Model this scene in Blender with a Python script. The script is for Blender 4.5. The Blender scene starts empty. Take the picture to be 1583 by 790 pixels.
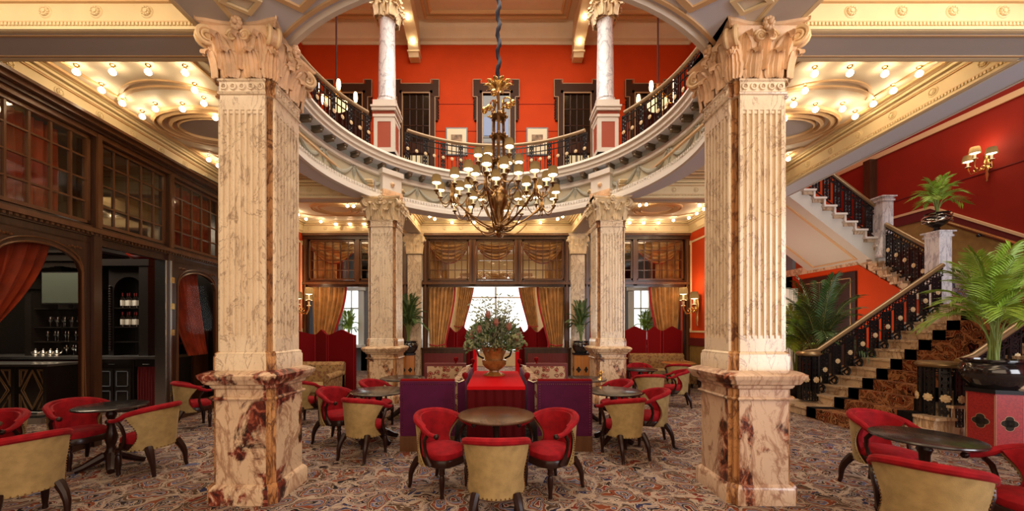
import bpy, math, random
from math import sin, cos, pi, radians as R, atan2, sqrt, hypot
from mathutils import Vector, Matrix
random.seed(7)
SC = bpy.context.scene
COL = SC.collection
# ---------------------------------------------------------------- camera, world, lights, exposure
F = 575.0; CX = 767.0; CY = 507.0; CH = 1.63          # pixels of focal length, vanishing point, eye height
cam = bpy.data.cameras.new('camera'); co = bpy.data.objects.new('camera', cam); COL.objects.link(co)
co.location = (0, 0, CH); co.rotation_euler = (pi/2, 0, 0)
cam.sensor_fit = 'HORIZONTAL'; cam.sensor_width = 36; cam.lens = 36*F/1583
cam.shift_x = (791.5-CX)/1583; cam.shift_y = (CY-395)/1583
cam.clip_start = .05
SC.camera = co
SC.view_settings.view_transform = 'Standard'; SC.view_settings.look = 'None'
SC.view_settings.gamma = 1; SC.view_settings.use_curve_mapping = False
SC.view_settings.exposure = 0.2
cy = SC.cycles
cy.max_bounces = 6; cy.diffuse_bounces = 3; cy.glossy_bounces = 3; cy.transmission_bounces = 4; cy.transparent_max_bounces = 10
cy.sample_clamp_indirect = 4; cy.sample_clamp_direct = 0; cy.caustics_reflective = False; cy.caustics_refractive = False
cy.use_denoising = True; cy.use_light_tree = True
w = bpy.data.worlds.new('world'); SC.world = w; w.use_nodes = True
w.node_tree.nodes['Background'].inputs[0].default_value = (.86, .93, 1, 1)
w.node_tree.nodes['Background'].inputs[1].default_value = 2.2
WARM = (1, .74, .45); WARM2 = (1, .83, .64); DAY = (.93, .95, 1)
def area(name, loc, rot, sx, sy, power, col, spread=180):
    l = bpy.data.lights.new(name, 'AREA'); l.shape = 'RECTANGLE'; l.size = sx; l.size_y = sy
    l.energy = power; l.color = col; l.spread = R(spread)
    o = bpy.data.objects.new(name, l); COL.objects.link(o); o.location = loc; o.rotation_euler = [R(a) for a in rot]
    return o
area('fill_atrium', (0, 6.2, 10.3), (0, 0, 0), 5.2, 5.2, 560, (1, .90, .78))  # soft fill added under the closed upper ceiling, no skylight there
area('fill_front', (0, -2.3, 2.6), (90, 0, 0), 9, 3.6, 220, (1, .78, .56))  # warm fill added behind the camera, before a solid wall
for _s in (-1, 1): area('fill_front_frieze', (_s*4.2, 2.5, 4.6), (62, 0, 0), 2.6, .4, 17, (1, .78, .52))  # unseen fills added to brighten the front friezes
area('lamp_front_bay', (0, .9, 4.7), (0, 0, 0), 7, 2.2, 150, WARM)
area('fill_stair_hall', (8.3, 7.2, 8.6), (0, 0, 0), 3.5, 4, 150, (1, .86, .7))  # unseen fill added high up to light the stair hall
area('lamp_stair_front_window', (8.4, -2.5, 2.6), (90, 0, 0), 4, 3.5, 420, (.92, .94, 1))
for _x, _y, _w, _h in ((-4.1, 8.85, 2.8, .6), (4.1, 8.85, 2.8, .6), (0, 10.4, 4.2, .6)): area('fill_lounge', (_x, _y, 4.77), (0, 0, 0), _w, _h, 42, WARM)  # fills added behind the beams to brighten curtains and back wall
area('fill_back_room', (0, 12.15, 4.7), (0, 0, 0), 8, 1.0, 150, WARM2)  # added fill, kept out of sight above the transoms
area('lamp_back_window', (0, 16.4, 2.6), (-90, 0, 0), 9, 3.5, 350, DAY)
l_ = bpy.data.lights.new('fill_under_stair', 'POINT'); l_.energy = 75; l_.color = WARM2; l_.shadow_soft_size = .12  # added fill for the stair soffit, hidden by the pillar, no fitting there
o_ = bpy.data.objects.new('fill_under_stair', l_); COL.objects.link(o_); o_.location = (7.15, 9.6, 2.0)
area('fill_bar', (-8.6, 6.3, 4.3), (0, 0, 0), 2.5, 1.4, 150, WARM2)  # unseen fill added to brighten the bar shelves
area('fill_upper_front', (0, .3, 9.9), (40, 0, 0), 6, 2, 240, WARM2)  # unseen fill added for the upper walls
# ---------------------------------------------------------------- materials
def newmat(name):
    m = bpy.data.materials.new(name); m.use_nodes = True
    nt = m.node_tree; b = nt.nodes['Principled BSDF']
    return m, nt, b
def _n(nt, t, **kw):
    n = nt.nodes.new(t)
    for k, v in kw.items(): setattr(n, k, v)
    return n
def plain(name, col, rough=.5, metal=0, spec=.5, sheen=0, bump=0, bscale=60, coat=0, vary=0, vscale=8, emis=None, es=0):
    m, nt, b = newmat(name)
    b.inputs['Base Color'].default_value = (*col, 1); b.inputs['Roughness'].default_value = rough
    b.inputs['Metallic'].default_value = metal; b.inputs['Specular IOR Level'].default_value = spec
    if sheen: b.inputs['Sheen Weight'].default_value = sheen; b.inputs['Sheen Roughness'].default_value = .4; b.inputs['Sheen Tint'].default_value = (*[min(1, c*1.6+.1) for c in col], 1)
    if coat: b.inputs['Coat Weight'].default_value = coat; b.inputs['Coat Roughness'].default_value = .12
    tc = _n(nt, 'ShaderNodeTexCoord')
    if bump:
        no = _n(nt, 'ShaderNodeTexNoise'); no.inputs['Scale'].default_value = bscale; no.inputs['Detail'].default_value = 3
        bp = _n(nt, 'ShaderNodeBump'); bp.inputs['Strength'].default_value = bump; bp.inputs['Distance'].default_value = .01
        nt.links.new(tc.outputs['Object'], no.inputs['Vector']); nt.links.new(no.outputs[0], bp.inputs['Height']); nt.links.new(bp.outputs[0], b.inputs['Normal'])
    if vary:
        no = _n(nt, 'ShaderNodeTexNoise'); no.inputs['Scale'].default_value = vscale; no.inputs['Detail'].default_value = 4
        cr = _n(nt, 'ShaderNodeValToRGB'); nt.links.new(tc.outputs['Object'], no.inputs['Vector']); nt.links.new(no.outputs[0], cr.inputs[0])
        cr.color_ramp.elements[0].position = .3; cr.color_ramp.elements[1].position = .7
        cr.color_ramp.elements[0].color = (*[c*(1-vary) for c in col], 1); cr.color_ramp.elements[1].color = (*[min(1, c*(1+vary)) for c in col], 1)
        nt.links.new(cr.outputs[0], b.inputs['Base Color'])
    if emis: b.inputs['Emission Color'].default_value = (*emis, 1); b.inputs['Emission Strength'].default_value = es
    return m
def ramp(nt, src, stops, interp='LINEAR'):
    cr = _n(nt, 'ShaderNodeValToRGB'); e = cr.color_ramp.elements; cr.color_ramp.interpolation = interp
    e[0].position = stops[0][0]; e[0].color = (*stops[0][1], 1); e[1].position = stops[1][0]; e[1].color = (*stops[1][1], 1)
    for p, c in stops[2:]:
        x = e.new(p); x.color = (*c, 1)
    nt.links.new(src, cr.inputs[0]); return cr.outputs[0]
def mix(nt, fac, a, b_, mode='MIX'):
    n = _n(nt, 'ShaderNodeMix', data_type='RGBA', blend_type=mode)
    for s, v in ((n.inputs[0], fac), (n.inputs[6], a), (n.inputs[7], b_)):
        if hasattr(v, 'links') or hasattr(v, 'is_linked'): nt.links.new(v, s)
        elif isinstance(v, (int, float)): s.default_value = v
        else: s.default_value = (*v, 1)
    return n.outputs[2]
def noise(nt, vec, scale, detail=5, dist=0, rough=.55):
    n = _n(nt, 'ShaderNodeTexNoise'); n.inputs['Scale'].default_value = scale; n.inputs['Detail'].default_value = detail
    n.inputs['Distortion'].default_value = dist; n.inputs['Roughness'].default_value = rough
    nt.links.new(vec, n.inputs['Vector']); return n.outputs[0]
def mapping(nt, scale=(1, 1, 1), rot=(0, 0, 0), loc=(0, 0, 0)):
    tc = _n(nt, 'ShaderNodeTexCoord'); mp = _n(nt, 'ShaderNodeMapping')
    mp.inputs['Scale'].default_value = scale; mp.inputs['Rotation'].default_value = rot; mp.inputs['Location'].default_value = loc
    nt.links.new(tc.outputs['Object'], mp.inputs['Vector']); return mp.outputs[0]
def marble(name, base, base2, vein, scale=3.0, red=None, redloc=(0, 0, 0), rough=.30, vw=.045, redlo=.5):
    m, nt, b = newmat(name)
    v = mapping(nt, (1, 1, .55), (.3, .5, .2), redloc)
    c = ramp(nt, noise(nt, v, scale*.6, 4, .3), [(.35, base), (.65, base2)])
    def veins(sc, width, seed):
        vv = mapping(nt, (1, 1, .45), (.6+seed, .4, .9*seed), (seed*3, seed, 0))
        n = noise(nt, vv, sc, 6, 1.1, .6)
        return ramp(nt, n, [(.5-width, (0, 0, 0)), (.5, (1, 1, 1)), (.5+width, (0, 0, 0))])
    c = mix(nt, veins(scale, vw, .0), c, vein)
    c2 = mix(nt, .55, c, vein)
    c = mix(nt, veins(scale*2.3, vw*.5, 1.0), c, c2)
    if red:
        v2 = mapping(nt, (1, 1, .8), (0, .5, .3), redloc)
        msk = ramp(nt, noise(nt, v2, 1.6, 7, .6, .62), [(redlo, (0, 0, 0)), (redlo+.035, (1, 1, 1))])
        br = ramp(nt, noise(nt, v2, 9, 8, 1.2, .65), [(.40, (.018, .006, .006)), (.50, (red[0]*.6, red[1]*.6, red[2]*.6)), (.58, (red[0]*1.8, red[1]*2.4, red[2]*2)), (.67, (.62, .44, .32))])
        c = mix(nt, msk, c, br)
    nt.links.new(c, b.inputs['Base Color']); b.inputs['Roughness'].default_value = rough
    b.inputs['Coat Weight'].default_value = .25; b.inputs['Coat Roughness'].default_value = .1
    return m
def woodmat(name, c1, c2, rough=.3, scale=(1, 1, .12), coat=.3, sc=9):
    m, nt, b = newmat(name); v = mapping(nt, scale)
    c = ramp(nt, noise(nt, v, sc, 6, 1.5), [(.3, c1), (.7, c2)])
    nt.links.new(c, b.inputs['Base Color']); b.inputs['Roughness'].default_value = rough
    b.inputs['Coat Weight'].default_value = coat; b.inputs['Coat Roughness'].default_value = .15; b.inputs['Specular IOR Level'].default_value = .35
    return m
def carpet_mat(name, dark=False, sc=1.0):
    m, nt, b = newmat(name)
    tc = _n(nt, 'ShaderNodeTexCoord')
    n0 = _n(nt, 'ShaderNodeTexNoise'); n0.inputs['Scale'].default_value = 2.6*sc; n0.inputs['Detail'].default_value = 2
    nt.links.new(tc.outputs['Object'], n0.inputs['Vector'])
    sub = _n(nt, 'ShaderNodeVectorMath', operation='SUBTRACT'); sub.inputs[1].default_value = (.5, .5, .5)
    nt.links.new(n0.outputs['Color'], sub.inputs[0])
    scl = _n(nt, 'ShaderNodeVectorMath', operation='SCALE'); scl.inputs['Scale'].default_value = .50/sc
    nt.links.new(sub.outputs[0], scl.inputs[0])
    add = _n(nt, 'ShaderNodeVectorMath', operation='ADD'); nt.links.new(tc.outputs['Object'], add.inputs[0]); nt.links.new(scl.outputs[0], add.inputs[1])
    sx_ = _n(nt, 'ShaderNodeSeparateXYZ'); nt.links.new(add.outputs[0], sx_.inputs[0]); ad = _n(nt, 'ShaderNodeMath', operation='ADD'); nt.links.new(sx_.outputs[0], ad.inputs[0]); nt.links.new(sx_.outputs[2], ad.inputs[1])
    cb_ = _n(nt, 'ShaderNodeCombineXYZ'); nt.links.new(ad.outputs[0], cb_.inputs[0]); nt.links.new(sx_.outputs[1], cb_.inputs[1])
    def vor(scale, feat='F1'):
        vn = _n(nt, 'ShaderNodeTexVoronoi', feature=feat, voronoi_dimensions='2D'); vn.inputs['Scale'].default_value = scale*sc
        nt.links.new(cb_.outputs[0], vn.inputs['Vector']); return vn
    v1 = vor(1.9); v2 = vor(5.2); v3 = vor(15); ve = vor(5.2, 'DISTANCE_TO_EDGE'); vb = vor(1.9, 'DISTANCE_TO_EDGE')
    cream = (.52, .41, .30); rust = (.26, .07, .03); navy = (.035, .04, .10); blk = (.022, .016, .016); red = (.22, .035, .02); blue = (.13, .15, .27); pale = (.36, .29, .24); brn = (.12, .07, .04)
    if dark: cream = (.60, .38, .19); pale = (.42, .20, .10); blue = (.1, .03, .02); navy = (.03, .012, .01)
    k = 'CONSTANT'
    def chan(v_):
        sp = _n(nt, 'ShaderNodeSeparateColor'); nt.links.new(v_.outputs['Color'], sp.inputs[0]); return sp.outputs[0]
    W1 = (1, 1, 1); K0 = (0, 0, 0)
    base = ramp(nt, chan(v2), [(0, brn), (.16, rust), (.30, pale), (.44, navy), (.58, cream), (.72, blk), (.84, red), (.93, blue)], k)
    rings = ramp(nt, v2.outputs['Distance'], [(0, rust), (.08, cream), (.13, navy), (.19, pale), (.24, blk), (.30, cream), (.35, red), (.40, pale)], k)
    c = mix(nt, ramp(nt, v2.outputs['Distance'], [(0, W1), (.42, K0)], k), base, rings)
    c = mix(nt, ramp(nt, ve.outputs['Distance'], [(0, W1), (.035, K0)], k), c, cream)
    dots = ramp(nt, v3.outputs['Distance'], [(0, W1), (.20, K0)], k)
    c = mix(nt, dots, c, ramp(nt, chan(v3), [(0, blk), (.3, cream), (.55, rust), (.75, pale)], k))
    big = ramp(nt, v1.outputs['Distance'], [(0, W1), (.40, K0)], k)
    ring1 = ramp(nt, v1.outputs['Distance'], [(0, red), (.05, cream), (.08, blk), (.12, pale), (.145, blue), (.19, cream), (.21, rust), (.27, blk), (.285, cream), (.31, brn), (.37, pale), (.39, blk)], k)
    fine = mix(nt, ramp(nt, v3.outputs['Distance'], [(0, W1), (.26, K0)], k), ring1, ramp(nt, chan(v3), [(0, cream), (.35, blk), (.6, rust), (.8, navy)], k))
    ring1 = mix(nt, .55, ring1, fine)
    c = mix(nt, big, c, ring1)
    c = mix(nt, ramp(nt, vb.outputs['Distance'], [(0, W1), (.02, K0), (.035, W1), (.05, K0)], k), c, cream)
    c = mix(nt, 1, c, (.62, .45, .36) if dark else (.64, .61, .63), 'MULTIPLY')
    nt.links.new(c, b.inputs['Base Color']); b.inputs['Roughness'].default_value = .95; b.inputs['Specular IOR Level'].default_value = .1
    return m
def floral(name, cream=(.50, .36, .22), red=(.24, .015, .015), ol=(.14, .09, .04), sc=11):
    m, nt, b = newmat(name); v = mapping(nt)
    vn = _n(nt, 'ShaderNodeTexVoronoi'); vn.inputs['Scale'].default_value = sc; nt.links.new(v, vn.inputs['Vector'])
    c = ramp(nt, vn.outputs['Distance'], [(0, ol), (.08, red), (.28, cream), (.33, red), (.4, ol), (.47, cream)], 'CONSTANT')
    c = mix(nt, ramp(nt, noise(nt, v, sc*1.4, 3), [(.58, (0, 0, 0)), (.60, (1, 1, 1))]), c, cream)
    nt.links.new(c, b.inputs['Base Color']); b.inputs['Roughness'].default_value = .9
    return m
def glassmat(name, tint=(.9, .9, .85), refl=.12):
    m = bpy.data.materials.new(name); m.use_nodes = True; nt = m.node_tree; nt.nodes.clear()
    o = _n(nt, 'ShaderNodeOutputMaterial'); t = _n(nt, 'ShaderNodeBsdfTransparent'); t.inputs[0].default_value = (*tint, 1)
    g = _n(nt, 'ShaderNodeBsdfGlossy'); g.inputs['Roughness'].default_value = .04
    ms = _n(nt, 'ShaderNodeMixShader'); ms.inputs[0].default_value = refl
    nt.links.new(t.outputs[0], ms.inputs[1]); nt.links.new(g.outputs[0], ms.inputs[2]); nt.links.new(ms.outputs[0], o.inputs[0])
    return m
def shademat(name, col):
    m = bpy.data.materials.new(name); m.use_nodes = True; nt = m.node_tree; nt.nodes.clear()
    o = _n(nt, 'ShaderNodeOutputMaterial'); d = _n(nt, 'ShaderNodeBsdfDiffuse'); d.inputs[0].default_value = (*col, 1)
    t = _n(nt, 'ShaderNodeBsdfTranslucent'); t.inputs[0].default_value = (*col, 1); ms = _n(nt, 'ShaderNodeMixShader'); ms.inputs[0].default_value = .22
    nt.links.new(d.outputs[0], ms.inputs[1]); nt.links.new(t.outputs[0], ms.inputs[2]); nt.links.new(ms.outputs[0], o.inputs[0])
    return m
def emitmat(name, col, s):
    m = bpy.data.materials.new(name); m.use_nodes = True; nt = m.node_tree; nt.nodes.clear()
    o = _n(nt, 'ShaderNodeOutputMaterial'); e = _n(nt, 'ShaderNodeEmission'); e.inputs[0].default_value = (*col, 1); e.inputs[1].default_value = s
    nt.links.new(e.outputs[0], o.inputs[0]); return m
MT = {}
MT['marble'] = marble('cream_marble', (.80, .66, .48), (.72, .57, .40), (.40, .28, .19), 5.2, vw=.024)
MT['marble_back'] = marble('pale_fluted_marble', (.74, .62, .44), (.66, .52, .36), (.40, .28, .18), 4)
MT['marble_amber'] = marble('amber_marble', (.42, .19, .07), (.55, .30, .13), (.12, .04, .02), 5)
MT['breccia_l'] = marble('red_breccia_marble', (.70, .52, .34), (.66, .47, .31), (.36, .20, .12), 2.8, (.17, .03, .02), (.25, .1, -.15), redlo=.515)
MT['breccia_r'] = marble('rose_breccia_marble', (.66, .48, .34), (.60, .42, .29), (.34, .18, .11), 2.8, (.20, .05, .03), (2.1, .4, .35), redlo=.58)
MT['breccia_p'] = marble('pale_breccia_marble', (.74, .58, .38), (.68, .48, .30), (.34, .18, .08), 3.4, (.26, .07, .03), (5.1, .4, .35), redlo=.6)
MT['cap'] = plain('carved_stone_warm_lit', (.74, .49, .29), .45, vary=.22, vscale=6, bump=.3, bscale=30)  # orange cast of the light on the front capitals put into the stone colour
MT['cap_back'] = plain('carved_cream_stone', (.70, .54, .33), .5, vary=.2, vscale=8)
MT['cap_gilt'] = plain('gilded_stone', (.84, .60, .33), .35, vary=.15)
MT['plaster'] = plain('cream_plaster', (.77, .66, .50), .6, vary=.05, vscale=2)
MT['frieze'] = plain('yellow_cream_plaster', (.78, .63, .38), .55, vary=.06, vscale=3)
MT['mould'] = plain('pink_gold_moulding', (.66, .43, .22), .5)
MT['soffit'] = plain('grey_blue_soffit', (.50, .47, .45), .55)
MT['ringsoffit'] = plain('pale_blue_soffit', (.64, .67, .76), .55)
MT['garland'] = plain('grey_green_garland', (.40, .39, .31), .5)
MT['ringwhite'] = plain('ivory_plaster', (.72, .66, .57), .5)
MT['ringfrieze'] = plain('stone_cream_frieze', (.50, .44, .30), .55)
MT['greengrey'] = plain('sage_cornice_soffit', (.47, .53, .50), .55)
MT['bronze'] = plain('aged_bronze_plaster', (.16, .12, .075), .4, metal=.3)
MT['orange'] = plain('vermilion_wall_fabric', (.54, .052, .006), .75, spec=.2, vary=.06, vscale=2)
MT['redwall'] = plain('deep_red_wall_fabric', (.24, .012, .003), .7, spec=.25, vary=.06, vscale=2)
MT['ped_red'] = plain('brick_red_panel', (.40, .08, .04), .5)
MT['gold_dado'] = plain('gold_dado_fabric', (.30, .18, .05), .6, vary=.15)
MT['wood'] = woodmat('dark_mahogany', (.030, .011, .006), (.058, .022, .010), .28)
MT['wood_lt'] = woodmat('lit_mahogany', (.085, .032, .012), (.14, .058, .022), .3)  # lit brown tone of the dark wood, put into its colour
MT['wood_matt'] = plain('matt_dark_wood', (.050, .020, .009), .6, spec=.2)
MT['wood_bar'] = plain('black_bar_wood', (.018, .014, .012), .3, coat=.3)
MT['legwood'] = plain('black_brown_leg_wood', (.020, .006, .004), .3, spec=.25, coat=.08)
MT['tabletop'] = woodmat('walnut_table_top', (.05, .022, .011), (.115, .05, .022), .27, (1, .12, 1), .0)
MT['tabledark'] = plain('dark_table_top', (.022, .017, .016), .24, coat=.4)
MT['velvet'] = plain('red_velvet', (.25, .005, .010), .75, spec=.15, sheen=.3, vary=.3, vscale=12)
MT['tan'] = plain('olive_tan_velvet', (.34, .24, .105), .8, spec=.15, sheen=.35, vary=.2, vscale=12, bump=.25, bscale=160)
MT['purple'] = plain('plum_velvet', (.075, .006, .040), .7, spec=.15, sheen=.5, vary=.15)
MT['cloth_red'] = plain('scarlet_cloth', (.48, .003, .006), .85, spec=.1)
MT['screen'] = plain('wine_red_velvet', (.17, .003, .005), .8, spec=.1, sheen=.15)
MT['maroon'] = plain('maroon_leather', (.12, .010, .010), .5)
MT['wine_drape'] = plain('deep_wine_drape', (.075, .003, .005), .85, spec=.1)
MT['bar_crimson'] = plain('dark_crimson_pleats', (.14, .004, .008), .8)
MT['burgundy'] = plain('burgundy_panel', (.14, .009, .009), .6)
MT['boxred'] = plain('crimson_shagreen', (.30, .015, .015), .45, vary=.3, vscale=60)
MT['boxorange'] = woodmat('orange_wood', (.34, .12, .025), (.46, .18, .045), .4)
MT['carpet'] = carpet_mat('paisley_carpet', sc=1.45)
MT['runner'] = carpet_mat('paisley_stair_runner', True, 1.5)
MT['runner_edge'] = plain('black_runner_border', (.008, .006, .006), .95, spec=.1)
MT['floral'] = floral('floral_tapestry')
MT['brocade'] = floral('gold_brocade', (.30, .17, .06), (.20, .07, .03), (.12, .07, .03), 14)
MT['curtain'] = plain('gold_brown_curtain', (.50, .26, .085), .7, sheen=.2, vary=.3, vscale=5)
MT['curtain_red'] = plain('rust_red_curtain', (.36, .045, .012), .7, sheen=.2, vary=.3, vscale=6)
MT['crimson'] = plain('crimson_trim', (.35, .008, .012), .8)
MT['glass'] = glassmat('clear_pane', (.92, .90, .85), .07)
MT['glass_dark'] = glassmat('smoked_pane', (.45, .42, .36), .2)
MT['iron'] = plain('black_gloss_iron', (.010, .009, .010), .25, spec=.35, coat=.1)
MT['brass'] = plain('polished_brass', (.72, .47, .17), .25, metal=1)
MT['rosette'] = plain('cream_gilt_rosette', (.72, .55, .32), .4)
MT['oldbrass'] = plain('antique_brass', (.27, .155, .065), .28, metal=1, vary=.3, vscale=20)
MT['railwood'] = plain('brass_capped_rail', (.34, .23, .11), .3, metal=.6)
MT['rail_dark'] = plain('bronzed_dark_rail', (.40, .29, .17), .35, metal=.3)
MT['glass_door'] = glassmat('door_pane', (.9, .88, .84), .003)
MT['stairmarble'] = marble('stair_marble', (.72, .56, .38), (.60, .42, .26), (.30, .17, .09), 3)
MT['whitemarble'] = marble('white_marble', (.78, .78, .78), (.72, .72, .74), (.40, .40, .44), 4)
MT['stepwhite'] = plain('white_step_marble', (.72, .66, .58), .35)
MT['stairsoffit'] = plain('grey_cream_soffit', (.62, .58, .50), .6)
MT['pot'] = plain('black_glazed_pot', (.012, .009, .009), .12, coat=.6)
MT['soil'] = plain('dark_soil', (.02, .013, .008), .95)
MT['leaf'] = plain('green_palm_leaf', (.26, .42, .045), .45, vary=.35, vscale=5)
MT['leaf_dark'] = plain('dark_palm_leaf', (.05, .11, .025), .45, vary=.35, vscale=5)
MT['leaf_stem'] = plain('pale_green_stem', (.20, .27, .07), .5)
MT['shade'] = shademat('pleated_lamp_shade', (.17, .115, .055))
MT['bulb'] = emitmat('warm_bulb_glow', (1, .76, .46), 34)
MT['bulb_soft'] = emitmat('shade_bulb_glow', (1, .78, .46), 9)
MT['candle'] = plain('ivory_candle_tube', (.8, .74, .55), .5)
MT['ivory'] = plain('ivory_paper', (.78, .70, .50), .7)
MT['sepia'] = plain('sepia_print', (.30, .20, .12), .7, vary=.6, vscale=9)
MT['alabaster'] = plain('alabaster_bowl', (.85, .70, .42), .4, emis=(1, .75, .4), es=1.2)
MT['steel'] = plain('brushed_steel', (.5, .5, .5), .3, metal=1)
MT['mirror'] = plain('tv_screen', (.10, .12, .10), .1, coat=.5)
MT['wineglass'] = glassmat('wine_glass', (.75, .78, .76), .30)
MT['silver'] = plain('polished_silver', (.75, .70, .62), .2, metal=1)
MT['bottle'] = plain('dark_bottle_glass', (.012, .008, .006), .1, coat=.5)
MT['label'] = plain('white_paper_label', (.72, .70, .62), .7)
MT['foil'] = plain('wine_red_foil', (.16, .01, .012), .4)
MT['redglass'] = plain('red_glass_bowl', (.45, .02, .008), .12, coat=.6)
MT['inlay'] = plain('pale_inlay_strip', (.42, .26, .14), .4)
MT['navy'] = plain('navy_chain_sleeve', (.012, .014, .035), .7)
MT['blackwire'] = plain('black_cord', (.012, .01, .009), .6)
MT['redcord'] = plain('brown_red_cord', (.07, .014, .01), .6)
MT['greygreen'] = plain('dusty_green_foliage', (.22, .24, .14), .7, vary=.3, vscale=20)
MT['hydrangea'] = plain('pale_green_hydrangea', (.20, .22, .10), .8, vary=.3, vscale=30)
MT['protea'] = plain('dusty_pink_protea', (.30, .11, .08), .7, vary=.3, vscale=30)
MT['twig'] = plain('brown_twig', (.10, .055, .03), .8)
MT['greyroom'] = plain('grey_blue_panelling', (.16, .18, .21), .6)
MT['whitepaint'] = plain('white_painted_wood', (.75, .75, .72), .5)
MT['chalk'] = plain('pale_grey_fabric', (.62, .58, .52), .7)
MT['ceramic'] = plain('amber_glazed_urn', (.24, .10, .025), .2, coat=.5, vary=.4, vscale=12)
MT['blueglow'] = plain('night_blue_glass', (.03, .05, .10), .15, emis=(.12, .2, .45), es=.45)
MT['darkglass'] = plain('dark_window_glass', (.012, .008, .006), .06, coat=.3)
# ---------------------------------------------------------------- mesh building
class B:
    def __init__(s, fn=None): s.v = []; s.f = []; s.m = []; s.fn = fn; s.M = None; s.mi = 0
    def add(s, vs, fs, mi=None):
        k = len(s.v)
        for p in vs:
            if s.M is not None: p = s.M @ Vector(p)
            if s.fn: p = s.fn(p[0], p[1], p[2])
            s.v.append((p[0], p[1], p[2]))
        mi = s.mi if mi is None else mi
        for f in fs: s.f.append([i+k for i in f]); s.m.append(mi)
    def box(s, x0, x1, y0, y1, z0, z1, mi=None):
        if x0 > x1: x0, x1 = x1, x0
        if y0 > y1: y0, y1 = y1, y0
        if z0 > z1: z0, z1 = z1, z0
        s.add([(x, y, z) for x in (x0, x1) for y in (y0, y1) for z in (z0, z1)],
              [(0, 1, 3, 2), (4, 6, 7, 5), (0, 4, 5, 1), (2, 3, 7, 6), (0, 2, 6, 4), (1, 5, 7, 3)], mi)
    def cbox(s, x, y, z, sx, sy, sz, mi=None): s.box(x-sx/2, x+sx/2, y-sy/2, y+sy/2, z-sz/2, z+sz/2, mi)
    def bar(s, a, b, w, t=None, mi=None):            # square bar between two points
        t = t or w; a = Vector(a); b = Vector(b); d = (b-a).normalized()
        up = Vector((0, 0, 1)) if abs(d.z) < .95 else Vector((0, 1, 0))
        n = d.cross(up).normalized(); u = n.cross(d).normalized()
        vs = [p+n*(i*w/2)+u*(j*t/2) for p in (a, b) for i, j in ((-1, -1), (1, -1), (1, 1), (-1, 1))]
        s.add(vs, [(3, 2, 1, 0), (4, 5, 6, 7), (0, 1, 5, 4), (1, 2, 6, 5), (2, 3, 7, 6), (3, 0, 4, 7)], mi)
    def prism(s, poly, z0, z1, mi=None):
        n = len(poly)
        s.add([(x, y, z0) for x, y in poly]+[(x, y, z1) for x, y in poly],
              [list(range(n))[::-1], list(range(n, 2*n))]+[(i, (i+1) % n, n+(i+1) % n, n+i) for i in range(n)], mi)
    def loft(s, rings, mi=None, cap=True, close=True):
        n = len(rings[0]); vs = [p for r in rings for p in r]; fs = []
        for k in range(len(rings)-1):
            for i in range(n if close else n-1):
                j = (i+1) % n; fs.append((k*n+i, k*n+j, (k+1)*n+j, (k+1)*n+i))
        if cap: fs.append(list(range(n))[::-1]); fs.append([len(vs)-n+i for i in range(n)])
        s.add(vs, fs, mi)
    def lathe(s, prof, c=(0, 0, 0), n=20, mi=None, sx=1, sy=1):
        rings = [[(c[0]+max(r, .0004)*cos(2*pi*i/n)*sx, c[1]+max(r, .0004)*sin(2*pi*i/n)*sy, c[2]+z) for i in range(n)] for r, z in prof]
        s.loft(rings, mi)
    def arc(s, prof, c, a0, a1, n, mi=None):          # closed profile (r,z) swept round centre c
        full = abs(a1-a0) > 2*pi-1e-4
        rings = [[(c[0]+r*cos(a), c[1]+r*sin(a), z) for r, z in prof] for a in [a0+(a1-a0)*i/n for i in range(n+1)]]
        s.loft(rings, mi, cap=not full)
    def tube(s, pts, r, n=8, mi=None, closed=False, cap=True):
        pts = [Vector(p) for p in pts]; N = len(pts)
        rs = r if isinstance(r, (list, tuple)) else [r]*N
        rings = []; prev = None
        for i, p in enumerate(pts):
            if closed: d = pts[(i+1) % N]-pts[i-1]
            else: d = pts[min(i+1, N-1)]-pts[max(i-1, 0)]
            if d.length < 1e-9: d = Vector((0, 0, 1))
            d.normalize()
            if prev is None:
                up = Vector((0, 0, 1)) if abs(d.z) < .9 else Vector((1, 0, 0))
                u = d.cross(up).normalized()
            else:
                u = prev-d*prev.dot(d)
                if u.length < 1e-6: u = d.orthogonal()
                u.normalize()
            prev = u; v = d.cross(u)
            rings.append([p+u*(rs[i]*cos(2*pi*k/n))+v*(rs[i]*sin(2*pi*k/n)) for k in range(n)])
        if closed: rings.append(rings[0])
        s.loft(rings, mi, cap=cap and not closed)
    def ring(s, c, r, t, axis='y', n=16, m=6, mi=None):
        ax = {'x': (Vector((0, 1, 0)), Vector((0, 0, 1))), 'y': (Vector((1, 0, 0)), Vector((0, 0, 1))), 'z': (Vector((1, 0, 0)), Vector((0, 1, 0)))}[axis]
        s.tube([Vector(c)+ax[0]*(r*cos(2*pi*i/n))+ax[1]*(r*sin(2*pi*i/n)) for i in range(n)], t, m, mi, closed=True)
    def ball(s, c, r, n=10, m=7, mi=None, sx=1, sy=1, sz=1):
        s.lathe([(r*sin(pi*i/m), -r*cos(pi*i/m)*sz) for i in range(m+1)], c, n, mi, sx, sy)
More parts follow.
